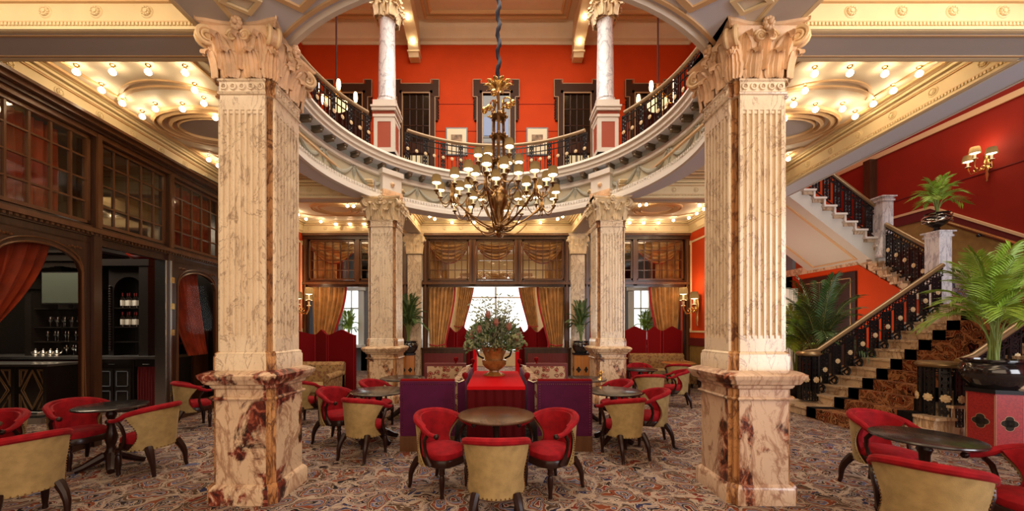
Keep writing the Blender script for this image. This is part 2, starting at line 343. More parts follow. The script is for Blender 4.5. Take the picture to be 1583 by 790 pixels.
    def grid(s, fn, nu, nv, th=0, mi=None, mi2=None):
        P = [[Vector(fn(i/nu, j/nv)) for j in range(nv+1)] for i in range(nu+1)]
        vs = [p for row in P for p in row]; W = nv+1
        fs = [(i*W+j, (i+1)*W+j, (i+1)*W+j+1, i*W+j+1) for i in range(nu) for j in range(nv)]
        s.add(vs, fs, mi)
        if th:
            Q = []
            for i in range(nu+1):
                for j in range(nv+1):
                    du = P[min(i+1, nu)][j]-P[max(i-1, 0)][j]; dv = P[i][min(j+1, nv)]-P[i][max(j-1, 0)]
                    nn = du.cross(dv)
                    nn = nn.normalized() if nn.length > 1e-9 else Vector((0, 0, 1))
                    Q.append(P[i][j]-nn*th)
            s.add(Q, [f[::-1] for f in fs], mi2 if mi2 is not None else mi)
            bd = [i*W for i in range(nu+1)]+[nu*W+j for j in range(1, nv+1)]+[i*W+nv for i in range(nu-1, -1, -1)]+[j for j in range(nv-1, 0, -1)]
            n = len(bd); s.add([vs[i] for i in bd]+[Q[i] for i in bd], [(i, (i+1) % n, n+(i+1) % n, n+i) for i in range(n)], mi)
    def sweep(s, prof, path, closed=False, mi=None):   # prof: (out, z) closed outline; path: 2D points; out is to the right of travel
        N = len(path); rings = []
        for i in range(N):
            p = Vector(path[i]).to_2d()
            a = Vector(path[i-1]).to_2d() if (i > 0 or closed) else None
            b = Vector(path[(i+1) % N]).to_2d() if (i < N-1 or closed) else None
            d1 = (p-a).normalized() if a is not None else None; d2 = (b-p).normalized() if b is not None else None
            if d1 is None: d1 = d2
            if d2 is None: d2 = d1
            n1 = Vector((d1.y, -d1.x)); n2 = Vector((d2.y, -d2.x)); nn = n1+n2
            nn = nn.normalized() if nn.length > 1e-6 else n1
            k = 1/max(.3, nn.dot(n1)); rings.append([(p.x+nn.x*o*k, p.y+nn.y*o*k, z) for o, z in prof])
        if closed: rings.append(rings[0])
        s.loft(rings, mi, cap=not closed)
    def build(s, name, mats, parent=None, loc=None, rz=0, smooth=True, W=False):
        if W and parent is not None:
            l = parent.location; s.v = [(x-l[0], y-l[1], z-l[2]) for x, y, z in s.v]
        me = bpy.data.meshes.new(name); me.from_pydata(s.v, [], s.f)
        if not isinstance(mats, (list, tuple)): mats = [mats]
        for m in mats: me.materials.append(MT[m] if isinstance(m, str) else m)
        me.polygons.foreach_set('material_index', s.m)
        me.update()
        if smooth:
            me.polygons.foreach_set('use_smooth', [True]*len(me.polygons)); me.set_sharp_from_angle(angle=R(38))
        o = bpy.data.objects.new(name, me); COL.objects.link(o)
        if parent is not None: o.parent = parent
        if loc: o.location = loc
        if rz: o.rotation_euler = (0, 0, rz)
        return o
import bmesh
def fixn(o):
    bm = bmesh.new(); bm.from_mesh(o.data); bmesh.ops.recalc_face_normals(bm, faces=bm.faces); bm.to_mesh(o.data); bm.free(); return o
def thing(name, label, cat, loc=(0, 0, 0), rz=0, group=None):
    o = bpy.data.objects.new(name, None); COL.objects.link(o); o.location = loc; o.rotation_euler = (0, 0, rz)
    o.empty_display_size = .1; return tag(o, label, cat, group)
def tag(o, label=None, cat=None, group=None, kind=None):
    if label: o['label'] = label
    if cat: o['category'] = cat
    if group: o['group'] = group
    if kind: o['kind'] = kind
    return o
def struct(o, label=None, cat=None): 
    o['kind'] = 'structure'
    if label: o['label'] = label
    return o
def dup(root, loc=None, rz=None, label=None, group=None, scale=None):
    def cp(o, par):
        c = o.copy(); COL.objects.link(c)
        if par is not None: c.parent = par
        for ch in list(o.children): cp(ch, c)
        return c
    r = cp(root, root.parent)
    if loc is not None: r.location = loc
    if rz is not None: r.rotation_euler = (0, 0, rz)
    if label: r['label'] = label
    if group: r['group'] = group
    if scale: r.scale = scale if isinstance(scale, (tuple, list)) else (scale,)*3
    return r
def P(px, py, d): return ((px-CX)/F*d, d, CH-(py-CY)/F*d)      # a spot in the hall at distance d
# ---------------------------------------------------------------- the room shell
ZS = 4.45; ZC = 4.82; ZU = 5.5; ZT = 10.7; RC = (0.0, 6.2)      # soffit, bay ceiling, upper floor, upper ceiling, centre of the round opening
def LX(d): return 5.22+.07*min(d, 8.07)                                     # the side walls open slightly with depth
fl = B(); fl.box(-12, 11.2, -3, 17, -.1, 0); struct(fl.build('floor', 'carpet', smooth=False))

def holed(b, x0, x1, y0, y1, Rr, z, up, mi=0, n=96):             # plate with a round hole about RC
    angs = sorted({2*pi*i/n for i in range(n)} | {atan2(y-RC[1], x-RC[0]) % (2*pi) for x in (x0, x1) for y in (y0, y1)})
    inn, out = [], []
    for a in angs:
        c, s_ = cos(a), sin(a); inn.append((RC[0]+Rr*c, RC[1]+Rr*s_, z))
        t = min([((x1 if c > 0 else x0)-RC[0])/c if abs(c) > 1e-6 else 1e9, ((y1 if s_ > 0 else y0)-RC[1])/s_ if abs(s_) > 1e-6 else 1e9])
        out.append((RC[0]+t*c, RC[1]+t*s_, z))
    m = len(angs)
    b.add(inn+out, [((i, (i+1) % m, m+(i+1) % m, m+i) if not up else (i, m+i, m+(i+1) % m, (i+1) % m)) for i in range(m)], mi)
ce = B(); holed(ce, -6.1, 6.1, 2.2, 11.4, 3.62, ZC, False)
ce.box(-6.1, 6.1, -3, 2.2, ZC, ZC+.1)
struct(ce.build('ceiling', ['plaster'], smooth=False))
uf = B(); holed(uf, -6.1, 6.1, 2.0, 11.4, 3.34, ZU, True); uf.box(-6.1, 6.1, -3, 2.0, ZC+.12, ZU)
uf.box(-6.1, -6.08, -3, 11.4, ZC, ZU); uf.box(6.08, 6.1, -3, 11.4, ZC, ZU)
struct(uf.build('trim_1', ['gold_dado'], smooth=False))
# upper floor walls and ceiling
b = B(); b.box(-6.1, 6.1, 11.3, 11.45, ZU, ZT); struct(b.build('wall_upper_back', 'orange', smooth=False))
b = B(); b.box(-6.0, -5.88, -3, 11.3, ZU, ZT); struct(b.build('wall_upper_left', 'orange', smooth=False))
b = B(); b.box(5.88, 6.0, -3, 11.3, ZU, ZT); struct(b.build('wall_upper_right', 'orange', smooth=False))
b = B(); b.box(-12, 11.2, -3.1, -2.98, 0, ZT); struct(b.build('wall_front', 'redwall', smooth=False))
b = B(); b.box(-6.2, 6.2, -3, 11.5, ZT, ZT+.1); struct(b.build('ceiling_upper', 'plaster', smooth=False))
# upper cornice and coffer mouldings
b = B()
pr = [(0, 10.22), (.03, 10.22), (.05, 10.3), (.12, 10.34), (.14, 10.42), (.24, 10.5), (.3, 10.6), (.34, ZT), (0, ZT)]
b.sweep(pr, [(-5.88, -2.9), (-5.88, 11.3), (5.88, 11.3), (5.88, -2.9)])
for x0, x1 in ((-2.1, 2.1), (-5.5, -2.8), (2.8, 5.5)):
    for k in (0, .16):
        y1 = 10.86-k
        b.sweep([(0, ZT-.05), (.05, ZT-.07), (.09, ZT-.03), (.09, ZT), (0, ZT)], [(x0+k, 3), (x0+k, y1), (x1-k, y1), (x1-k, 3)], mi=1)
struct(fixn(b.build('trim_2', ['plaster', 'mould'])))
b = B()
for z in (8.42, 7.6, 6.2): b.box(-5.87, 5.87, 11.288, 11.3, z, z+.012)
struct(b.build('trim_3', ['redwall'], smooth=False))
# arched ribs with bulbs running back from the columns to brackets on the wall
for sx, nm in ((-1, 'left'), (1, 'right')):
    t = thing('ceiling_rib', f'cream arched ceiling rib on the {nm} with a scrolled bracket on the orange wall', 'ceiling rib', (sx*2.45, 11.2, 9.75))
    b = B(); w2 = .17; pts = []
    for i in range(13):
        a = i/12; y = 11.1-a*4.6; pts.append((y, 10.02+.62*sin(a*pi*.5)**.8))
    rings = [[(sx*2.45-w2, y, z), (sx*2.45+w2, y, z), (sx*2.45+w2, y, ZT), (sx*2.45-w2, y, ZT)] for y, z in pts]
    b.loft(rings); b.build('rib', 'frieze', t, W=True)
    b = B()
    prof = [(11.3, 9.68), (11.06, 9.68), (11.04, 9.78), (11.02, 9.8), (11.02, 9.86), (10.98, 9.9), (10.94, 10.0), (10.96, 10.12), (11.3, 10.2)]
    b.loft([[(sx*2.45+o, y, z) for y, z in prof] for o in (-.15, .15)])
    b.cbox(sx*2.45, 11.14, 9.83, .36, .3, .05); fixn(b.build('bracket', 'frieze', t, W=True))
    for i in range(6):
        a = .04+i*.14; y = 11.1-a*4.6; z = 10.02+.62*sin(a*pi*.5)**.8-.05
        q = B(); q.ball((sx*2.45, y, z), .045, 10, 6); q.build('bulb', 'bulb', t, W=True)

# ---------------------------------------------------------------- ring beam round the opening
def ringarc(b, prof, mi): b.arc(prof, RC, 0, 2*pi, 120, mi)
b = B()
ringarc(b, [(3.22, ZS), (3.61, ZS), (3.61, ZS+.0025), (3.22, ZS+.0025)], 0)                                   # soffit
ringarc(b, [(3.62, ZS+.012), (3.62, ZC+.01), (3.58, ZC+.01), (3.58, ZS+.012)], 3)                                     # outer yellow face
ringarc(b, [(3.19, ZS-.01), (3.24, ZS-.02), (3.27, ZS), (3.4, ZS+.02), (3.4, 4.70), (3.30, 4.69), (3.28, 4.62), (3.25, 4.6), (3.24, 4.55), (3.20, 4.53)], 1)
ringarc(b, [(3.36, 4.68), (3.42, 4.68), (3.42, 5.06), (3.36, 5.06)], 2)                                      # frieze
ringarc(b, [(3.31, 5.03), (3.40, 5.0), (3.42, 5.16), (3.35, 5.16), (3.33, 5.10), (3.31, 5.08)], 1)
ringarc(b, [(3.40, 5.14), (3.44, 5.14), (3.44, 5.28), (3.36, 5.28), (3.36, 5.2)], 4)
ringarc(b, [(3.15, 5.27), (3.44, 5.27), (3.44, 5.50), (3.10, 5.50), (3.08, 5.44), (3.12, 5.42), (3.12, 5.34), (3.15, 5.32)], 1)
for i in range(300):                                                                                      # dentils
    a = 2*pi*i/300; b.M = Matrix.Translation((RC[0], RC[1], 0)) @ Matrix.Rotation(a, 4, 'Z')
    b.box(3.225, 3.25, -.018, .018, 4.61, 4.65, 1)
b.M = None
for k in (0,): pass
struct(fixn(b.build('trim_4', ['ringsoffit', 'ringwhite', 'ringfrieze', 'frieze', 'greengrey'])))
# light blue cornice underside, brackets, swags
b = B(); ringarc(b, [(3.16, 5.262), (3.36, 5.262), (3.36, 5.269), (3.16, 5.269)], 0); struct(b.build('trim_5', ['ringsoffit']))
b = B()
for i in range(60):
    a = 2*pi*(i+.5)/60; b.M = Matrix.Translation((RC[0], RC[1], 0)) @ Matrix.Rotation(a, 4, 'Z')
    b.box(3.17, 3.37, -.05, .05, 5.22, 5.262); b.box(3.19, 3.37, -.04, .04, 5.17, 5.22); b.ball((3.2, 0, 5.19), .035, 8, 5)
struct(b.build('trim_6', ['bronze']))
b = B()
NS = 26
for i in range(NS):
    a0 = R(90)+2*pi*(i-.5)/NS; a1 = a0+2*pi/NS
    pts = []; rr = []
    for k in range(25):
        u = k/24; a = a0+(a1-a0)*(.06+.88*u); z = 4.98-.22*(1-(2*u-1)**2)
        pts.append((RC[0]+3.345*cos(a), RC[1]+3.345*sin(a), z)); rr.append(.014+.032*(1-(2*u-1)**2)+.008*(k % 2))
    b.tube(pts, rr, 7)
    b.M = Matrix.Translation((RC[0], RC[1], 0)) @ Matrix.Rotation(a0, 4, 'Z')
    for s_ in (-1, 1):
        b.ring((3.345, s_*.045, 5.0), .032, .011, 'x', 10, 5); b.tube([(3.345, s_*.01, 4.98), (3.34, s_*.04, 4.88), (3.345, s_*.02, 4.80)], [.014, .012, .005], 5)
    b.ball((3.335, 0, 4.98), .022, 8, 5); b.tube([(3.345, 0, 4.96), (3.34, 0, 4.74)], [.018, .006], 6)
    b.M = None
struct(b.build('trim_7', ['garland']), 'plaster swags and bows on the round balcony face')

# ---------------------------------------------------------------- beams, friezes with medallions
def medallion(b, fn, u, z, r, mi):                        # fn(u, off, z)
    for ro, th in ((r, .012), (r*.72, .02), (r*.32, .03)):
        vs = []; n = 18
        for o in (0, th):
            for i in range(n): vs.append(fn(u+ro*cos(2*pi*i/n)*(1 if o == 0 else .86), o, z+ro*sin(2*pi*i/n)*(1 if o == 0 else .86)))
        b.add(vs, [list(range(n, 2*n))]+[(i, (i+1) % n, n+(i+1) % n, n+i) for i in range(n)], mi)
    for i in range(10):
        a = 2*pi*i/10; cc = fn(u+r*.55*cos(a), .022, z+r*.55*sin(a)); b.ball(cc, r*.16, 6, 4, mi)
def frieze(name, fn, u0, u1, flip=False, step=.48, z0=ZS, first=None, soff=0, dz=0):
    b = B()
    def bx(a0, a1, o0, o1, za, zb, mi=0):
        b.add([fn(u, o, z) for u in (a0, a1) for o in (o0, o1) for z in (za, zb)], [(0, 1, 3, 2), (4, 6, 7, 5), (0, 4, 5, 1), (2, 3, 7, 6), (0, 2, 6, 4), (1, 5, 7, 3)], mi)
    bx(u0, u1, -.03, .004, z0-.003, ZC)
    bx(u0, u1, 0, .02, z0, z0+.03); bx(u0, u1, 0, .012, z0+.075, z0+.085, 1)
    n = int((u1-u0)/.035)
    for i in range(n): uu = u0+(u1-u0)*(i+.5)/n; bx(uu-.010, uu+.010, 0, .02, z0+.04, z0+.07)
    bx(u0, u1, 0, .03, ZC-.115, ZC-.10, 1); bx(u0, u1, 0, .045, ZC-.10, ZC-.07); bx(u0, u1, 0, .09, ZC-.06, ZC-.03); bx(u0, u1, 0, .13, ZC-.03, ZC)
    u = first if first is not None else u0+step/2
    while u < u1-.1: medallion(b, fn, u, (z0+ZC)/2-.01, .066, 2); u += step
    return struct(fixn(b.build(name, ['frieze', 'mould', 'frieze'])))
def frontbeam(x0, x1, y0, y1, first0, nm, k):
    b = B(); b.box(x0, x1, y0, y1, ZS, ZC+.05); b.box(x0, x1, y0+.05, y0+.07, ZS-.006, ZS, 1); b.box(x0, x1, y1-.07, y1-.05, ZS-.006, ZS, 1)
    struct(b.build(nm, ['soffit', 'mould'], smooth=False))
    frieze(f'trim_{k}', lambda u, o, z: (u, y0-o, z), x0, x1, first=first0)
    frieze(f'trim_{k+1}', lambda u, o, z: (u, y1+o, z), x0, x1, first=first0)
frontbeam(-5.5, -2.6, 3.53, 3.92, -4.27-.96, 'trim_8', 9)
frontbeam(2.72, 5.475, 3.53, 3.92, 3.36, 'trim_11', 12)
frontbeam(-5.78, -2.65, 8.07, 8.38, -5.5, 'trim_14', 15)
frontbeam(2.65, 5.78, 8.07, 8.38, 2.9, 'trim_17', 18)
k = 20
for sx in (-1, 1):                                       # beams from rear pillars to back wall and from front pillars towards the camera
    for x, y0, y1 in ((2.46*sx, 8.55, 11.2), (2.6*sx, -2.9, 3.53)):
        b = B(); hw = .2 if y0 > 5 else .2
        b.box(x-hw, x+hw, y0, y1, ZS, ZC+.05)
        struct(b.build(f'trim_{k}', ['soffit'], smooth=False)); k += 1
        frieze(f'trim_{k}', lambda u, o, z, x=x, hw=hw: (x-hw-o, u, z), y0, y1); k += 1
        frieze(f'trim_{k}', lambda u, o, z, x=x, hw=hw: (x+hw+o, u, z), y0, y1); k += 1
for x0, x1 in ((-5.85, -2.66), (-2.26, 2.26), (2.66, 5.85)): frieze(f'trim_{k}', lambda u, o, z: (u, 11.17-o, z), x0, x1); k += 1
for u0, u1 in ((3.92, 8.07), (8.38, 11.2)):
    frieze(f'trim_{k}', lambda u, o, z: (-LX(u)+o, u, z), u0, u1, first=u0+.28, step=.52); k += 1
    frieze(f'trim_{k}', lambda u, o, z: (LX(u)-o, u, z), u0, u1, first=u0+.28, step=.52); k += 1
# right hand beam over the stair edge
b = B(); b.loft([[(LX(y), y, ZS), (LX(y)+.5, y, ZS), (LX(y)+.5, y, ZC+.1), (LX(y), y, ZC+.1)] for y in (-2.9, 8.07, 11.2)])
struct(b.build(f'trim_{k}', ['ringsoffit'], smooth=False)); k += 1
b = B()
for o in (.03, .45): b.loft([[(LX(y)+o, y, ZS-.012), (LX(y)+o+.02, y, ZS-.012), (LX(y)+o+.02, y, ZS), (LX(y)+o, y, ZS)] for y in (-2.9, 8.07, 11.2)])
struct(b.build(f'trim_{k}', ['ringwhite'], smooth=False)); k += 1
# spandrel soffit over the front pillars with coffers
b = B(); n = 40
for x0, x1 in ((-2.4, 0), (0, 2.4)):
    for i in range(n):
        xa = x0+(x1-x0)*i/n; xb = x0+(x1-x0)*(i+1)/n
        ya = RC[1]-sqrt(3.55**2-xa*xa); yb = RC[1]-sqrt(3.55**2-xb*xb)
        b.loft([[(xa, 1.9, z), (xa, ya, z), (xb, yb, z), (xb, 1.9, z)] for z in (ZS+.003, ZC+.05)])
for sx in (-1, 1):                                        # side pieces to tie into ring beside the pillars
    b.box(sx*2.4, sx*3.1, 3.53, 4.3, ZS+.012, ZC+.05)
struct(fixn(b.build(f'trim_{k}', ['ringwhite'], smooth=False))); k += 1
b = B()
def frame_strip(b, pts, w, z, mi, th=.02, closed=True):
    b.sweep([(-w/2, z), (w/2, z), (w/2, z-th), (-w/2, z-th)], pts, closed, mi)
pan = B()
for sx in (-1, 1):
    q = [(sx*2.25, 3.35), (sx*2.25, 2.2), (sx*1.15, 2.2), (sx*1.15, 3.0), (sx*1.55, 3.22), (sx*1.8, 3.42)]
    frame_strip(b, [(sx*1.0, 2.3), (sx*.85, 2.95), (sx*1.35, 3.02), (sx*1.72, 3.28), (sx*1.95, 3.1), (sx*1.85, 2.3)], .05, ZS, 0)
    frame_strip(b, [(sx*2.3, 2.3), (sx*2.3, 3.05), (sx*2.15, 3.15), (sx*2.0, 3.05), (sx*2.0, 2.3)], .05, ZS, 0)
    frame_strip(b, [(sx*2.36, 3.2), (sx*2.2, 3.32), (sx*2.04, 3.2), (sx*2.2, 3.1)], .035, ZS, 1)
pts = [(3.32*sin(a)+0, RC[1]-3.32*cos(a)) for a in [R(-44)+R(88)*i/40 for i in range(41)]]
frame_strip(b, pts, .03, ZS, 0, closed=False); 
struct(fixn(b.build(f'trim_{k}', ['mould', 'frieze']))); k += 1

# bay ceilings: mouldings with oval and concave panels, bare bulbs
def oval(b, cx, cy, rx, ry, w, z, mi, n=40, th=.03):
    prof = [(-w/2, 0), (-w/4, -th), (w/4, -th*.7), (w/2, 0)]
    rings = [[(cx+(rx+o)*cos(a), cy+(ry+o)*sin(a), z+h) for o, h in prof] for a in [2*pi*i/n for i in range(n+1)]]
    b.loft(rings, mi, cap=False)
BULB = None
def bulb(x, y, z, label, group):
    global BULB
    if BULB is None:
        q = B(); q.lathe([(0, 0), (.028, 0), (.03, -.012), (.016, -.02), (.016, -.05), (0, -.05)], n=10)
        BULB = thing('ceiling_bulb', label, 'light bulb', (x, y, z), 0, group); q.build('socket', 'brass', BULB)
        q = B(); q.lathe([(0, -.125), (.022, -.118), (.036, -.098), (.034, -.078), (.018, -.055), (.014, -.045)], n=12); q.build('bulb_glass', 'bulb', BULB)
        return
    dup(BULB, (x, y, z), 0, label, group)
for sx, nm in ((-1, 'left'), (1, 'right')):
    b = B(); cx = sx*4.42; cyy = 5.95
    for rx, ry, w_ in ((.92, .60, .06), (.84, .53, .10), (.70, .42, .08), (.6, .35, .04)): oval(b, cx, cyy, rx, ry, w_, ZC, 0, th=.05)
    b.loft([[(cx+.59*cos(2*pi*i/32), cyy+.34*sin(2*pi*i/32), ZC-t) for i in range(32)] for t in (.012, 0)], 1)
    for e in (-1, 1):                                   # concave panels either end
        yo = cyy+e*1.72; yi = cyy+e*.95
        arcp = [(cx+1.0*cos(a), cyy+e*(.30+.62*sin(a))+e*.12) for a in [R(20)+R(140)*i/16 for i in range(17)]]
        poly = [(cx+.98, yo), (cx+.98, arcp[0][1])]+arcp+[(cx-.98, arcp[-1][1]), (cx-.98, yo)]
        if e < 0: poly = poly[::-1]
        frame_strip(b, poly, .05, ZC, 0, .025)
        poly2 = [(cx+(x-cx)*.8, yo-e*.14 if abs(y-yo) < .01 else y+e*.13) for x, y in poly]
        frame_strip(b, poly2, .03, ZC, 0, .018)
    frame_strip(b, [(sx*3.35, 4.12), (sx*5.35, 4.12), (sx*5.5, 7.85), (sx*3.1, 7.85)], .05, ZC, 0, .03)
    b2 = [(sx*3.42, 4.25), (sx*3.42+sx*.0, 4.9), (sx*3.75, 5.5)]
    struct(fixn(b.build(f'trim_{k}', ['mould', 'soffit']))); k += 1
    b = B(); cx = sx*4.3; cyy = 9.95
    for rx, ry, w_ in ((.62, .5, .05), (.56, .44, .08), (.42, .33, .05)): oval(b, cx, cyy, rx, ry, w_, ZC, 0, th=.04)
    frame_strip(b, [(cx-1.2, 9.3), (cx-1.2, 10.3), (cx-.8, 10.55), (cx+.8, 10.55), (cx+1.2, 10.3), (cx+1.2, 9.3), (cx+.8, 9.05), (cx-.8, 9.05)], .03, ZC, 0, .02)
    struct(fixn(b.build(f'trim_{k}', ['mould', 'soffit']))); k += 1
def CP(px, py): d = F*(ZC-CH)/(CY-py); return ((px-CX)/F*d, d)
LB = [(118, 100), (174, 100), (229, 100), (286, 101), (157, 129), (189, 150), (220, 171), (240, 159), (282, 159), (301, 129), (315, 150), (333, 173), (322.6, 239.5), (337.6, 249)]
RB = [(1259.5, 103), (1314, 102), (1368, 103), (1421, 103), (1381, 130), (1350, 151), (1322, 171), (1302.5, 159), (1260.6, 160), (1244.4, 130), (1227, 152), (1213, 175), (1218.6, 238.5)]
LBB = [(461, 327), (473, 334), (496, 338), (519, 342), (541, 342), (563, 342), (546.5, 313.5), (537, 313)]
RBB = [(973, 340), (995, 340), (1018, 340), (1041, 336), (1065, 332), (1077, 325), (1088, 318), (1081, 312), (989, 312), (999, 311)]
ORD = ['first', 'second', 'third', 'fourth', 'fifth', 'sixth', 'seventh', 'eighth', 'ninth', 'tenth', 'eleventh', 'twelfth', 'thirteenth', 'fourteenth', 'fifteenth']
for lst, lab, g in ((LB, 'left of the left front pillar', 'bulbs of the front left ceiling bay'),
                    (RB, 'right of the right front pillar', 'bulbs of the front right ceiling bay'),
                    (LBB, 'in the rear ceiling bay at left', 'bulbs of the rear left ceiling bay'),
                    (RBB, 'in the rear ceiling bay at right', 'bulbs of the rear right ceiling bay')):
    for n, (px, py) in enumerate(sorted(lst)):
        x, y = CP(px, py); bulb(x, y, ZC, f'bare ceiling bulb, {ORD[n]} from the left of those {lab}', g)
for n, (x, y) in enumerate(sorted([(sx*(1.95-.1*i), 10.1+.25*i) for i in range(3) for sx in (-1, 1)]+[(-1.3+i*.65, 10.95) for i in range(5)])):
    bulb(x, y, ZC, f'bare ceiling bulb, {ORD[n]} from the left of those behind the chandelier', 'bulbs of the centre rear ceiling bay')

# ---------------------------------------------------------------- pillars
def plan(S, p, Bw, o):
    q = [(S+p+o, Bw+o), (S+o, Bw+o), (S+o, S+o), (Bw+o, S+o), (Bw+o, S+p+o)]; r = list(q)
    for _ in range(3): q = [(-y, x) for x, y in q]; r += q
    return r
def acanthus(b, base, out, w_, h, curl=.5, mi=0):
    out = Vector((out[0], out[1], 0)).normalized(); sd = Vector((-out.y, out.x, 0)); base = Vector(base)
    rc = .13*h; ts = .62
    def fn(u, t):
        s_ = 2*u-1; wid = w_*(.80+.22*sin(pi*min(1, t/ts)))*(1+.13*abs(sin(t*pi*4.5)))*(1 if t < ts else 1-.62*((t-ts)/(1-ts))**1.6)
        rib = .022*(1-abs(s_))**1.5+.009*cos(s_*pi*5)*(1-.4*abs(s_))
        tt = min(t, ts)/ts; o0 = .012+(.02+curl*.10*h)*tt**2+rib; z = h*.86*tt
        th = max(0, t-ts)/(1-ts)*R(205); o = o0+rc*(1-cos(th)); z += rc*sin(th)-.25*rc*s_*s_*(1 if t > ts else 0)*(t-ts)/(1-ts)
        return base+sd*(s_*wid/2)+out*o+Vector((0, 0, z))
    b.grid(fn, 10, 16, th=-.010, mi=mi)
def volute(b, c, out, r0, t=.016, mi=1, turns=2.1, wd=.03, up=1):
    out = Vector((out[0], out[1], 0)).normalized(); sd = Vector((-out.y, out.x, 0)); c = Vector(c)
    for o in (-wd, wd):
        pts = []; rr = []
        for i in range(30):
            a = i/29; th = pi*1.0-a*2*pi*turns; r = r0*(1-.82*a)
            pts.append(c+sd*o+out*(r*cos(th))+Vector((0, 0, r*sin(th)*up))); rr.append(t*(1-.45*a))
        b.tube(pts, rr, 6, mi)
    b.M = Matrix.Translation(c) @ Matrix(((sd.x, out.x, 0, 0), (sd.y, out.y, 0, 0), (0, 0, 1, 0), (0, 0, 0, 1)))
    b.tube([(-wd*.9, 0, 0), (wd*.9, 0, 0)], r0*.80, 18, 0)
    b.tube([(-wd*1.25, 0, 0), (wd*1.25, 0, 0)], r0*.2, 8, mi); b.M = None
def capital(S, p, Bw, h):
    b = B(); H = S+p
    prof = [(0, -.004), (.15, .0), (.4, .008), (.65, .025), (.8, .05), (.87, .075)]
    b.loft([[(x, y, h*t) for x, y in plan(S, p, Bw, o)] for t, o in prof], 0)
    # abacus with hollow sides
    a0 = H+.10
    def ab(k):
        pts = []
        for q in range(4):
            for i in range(9):
                u = -1+2*i/8; x = u*(a0+k)*.98; y = -(a0+k)+.085*(1-u*u)-(.0 if abs(u) < .99 else -.02)
                a = q*pi/2; pts.append((x*cos(a)-y*sin(a), x*sin(a)+y*cos(a)))
        return pts
    b.loft([[(x, y, h*z) for x, y in ab(k)] for z, k in ((.86, -.03), (.885, -.01), (.92, -.02), (.95, .012), (1.0, .016))], 0)
    for q in range(4):
        a = q*pi/2; rot = lambda x, y: (x*cos(a)-y*sin(a), x*sin(a)+y*cos(a)); o = rot(0, -1)
        for x in (-.5, .5): pt = rot(x*Bw*1.0, -(H-.004)); acanthus(b, (*pt, 0), o, Bw*.80, h*.46, .50)
        for x in (-1.0, 0, 1.0): pt = rot(x*Bw*.92, -(H-.002)); acanthus(b, (*pt, h*.14), o, Bw*.52, h*.60, .42)
        for x in (-.5, .5):
            pt = rot(x*Bw, -(H+.02)); b.tube([(*pt, h*.35), (*pt, h*.52)], .016, 7, 0); b.ring((pt[0], pt[1], h*.50), .022, .008, 'z', 10, 5, 0)
            b.tube([(*pt, h*.5), (*rot(x*Bw*1.3, -(H+.045)), h*.63), (*rot(x*Bw*1.7, -(H+.06)), h*.72)], [.014, .02, .012], 7, 0)
        for x in (-.26, .26):
            pt = rot(x*Bw, -(H+.045)); sd = rot(1 if x < 0 else -1, 0); volute(b, (*pt, h*.72), sd, .055, .010, 1, 1.8, .014)
        b.M = Matrix.Rotation(a, 4, 'Z') @ Matrix.Translation((0, -(H+.075), h*.90))
        for i in range(8): b.ball((.034*cos(i*pi/4), -.01, .045*sin(i*pi/4)), .024, 7, 5, 0, sz=1)
        b.ball((0, -.03, 0), .024, 8, 6, 0); b.M = None
        dg = rot(1, -1); pt = rot(H+.035, -(H+.035)); volute(b, (*pt, h*.70), dg, h*.18, .022, 1, 2.1, .036)
        pt = rot(S+.01, -(S+.01)); acanthus(b, (*pt, h*.0), dg, .13, h*.48, .5); acanthus(b, (*pt, h*.20), dg, .12, h*.46, .55)
    return b
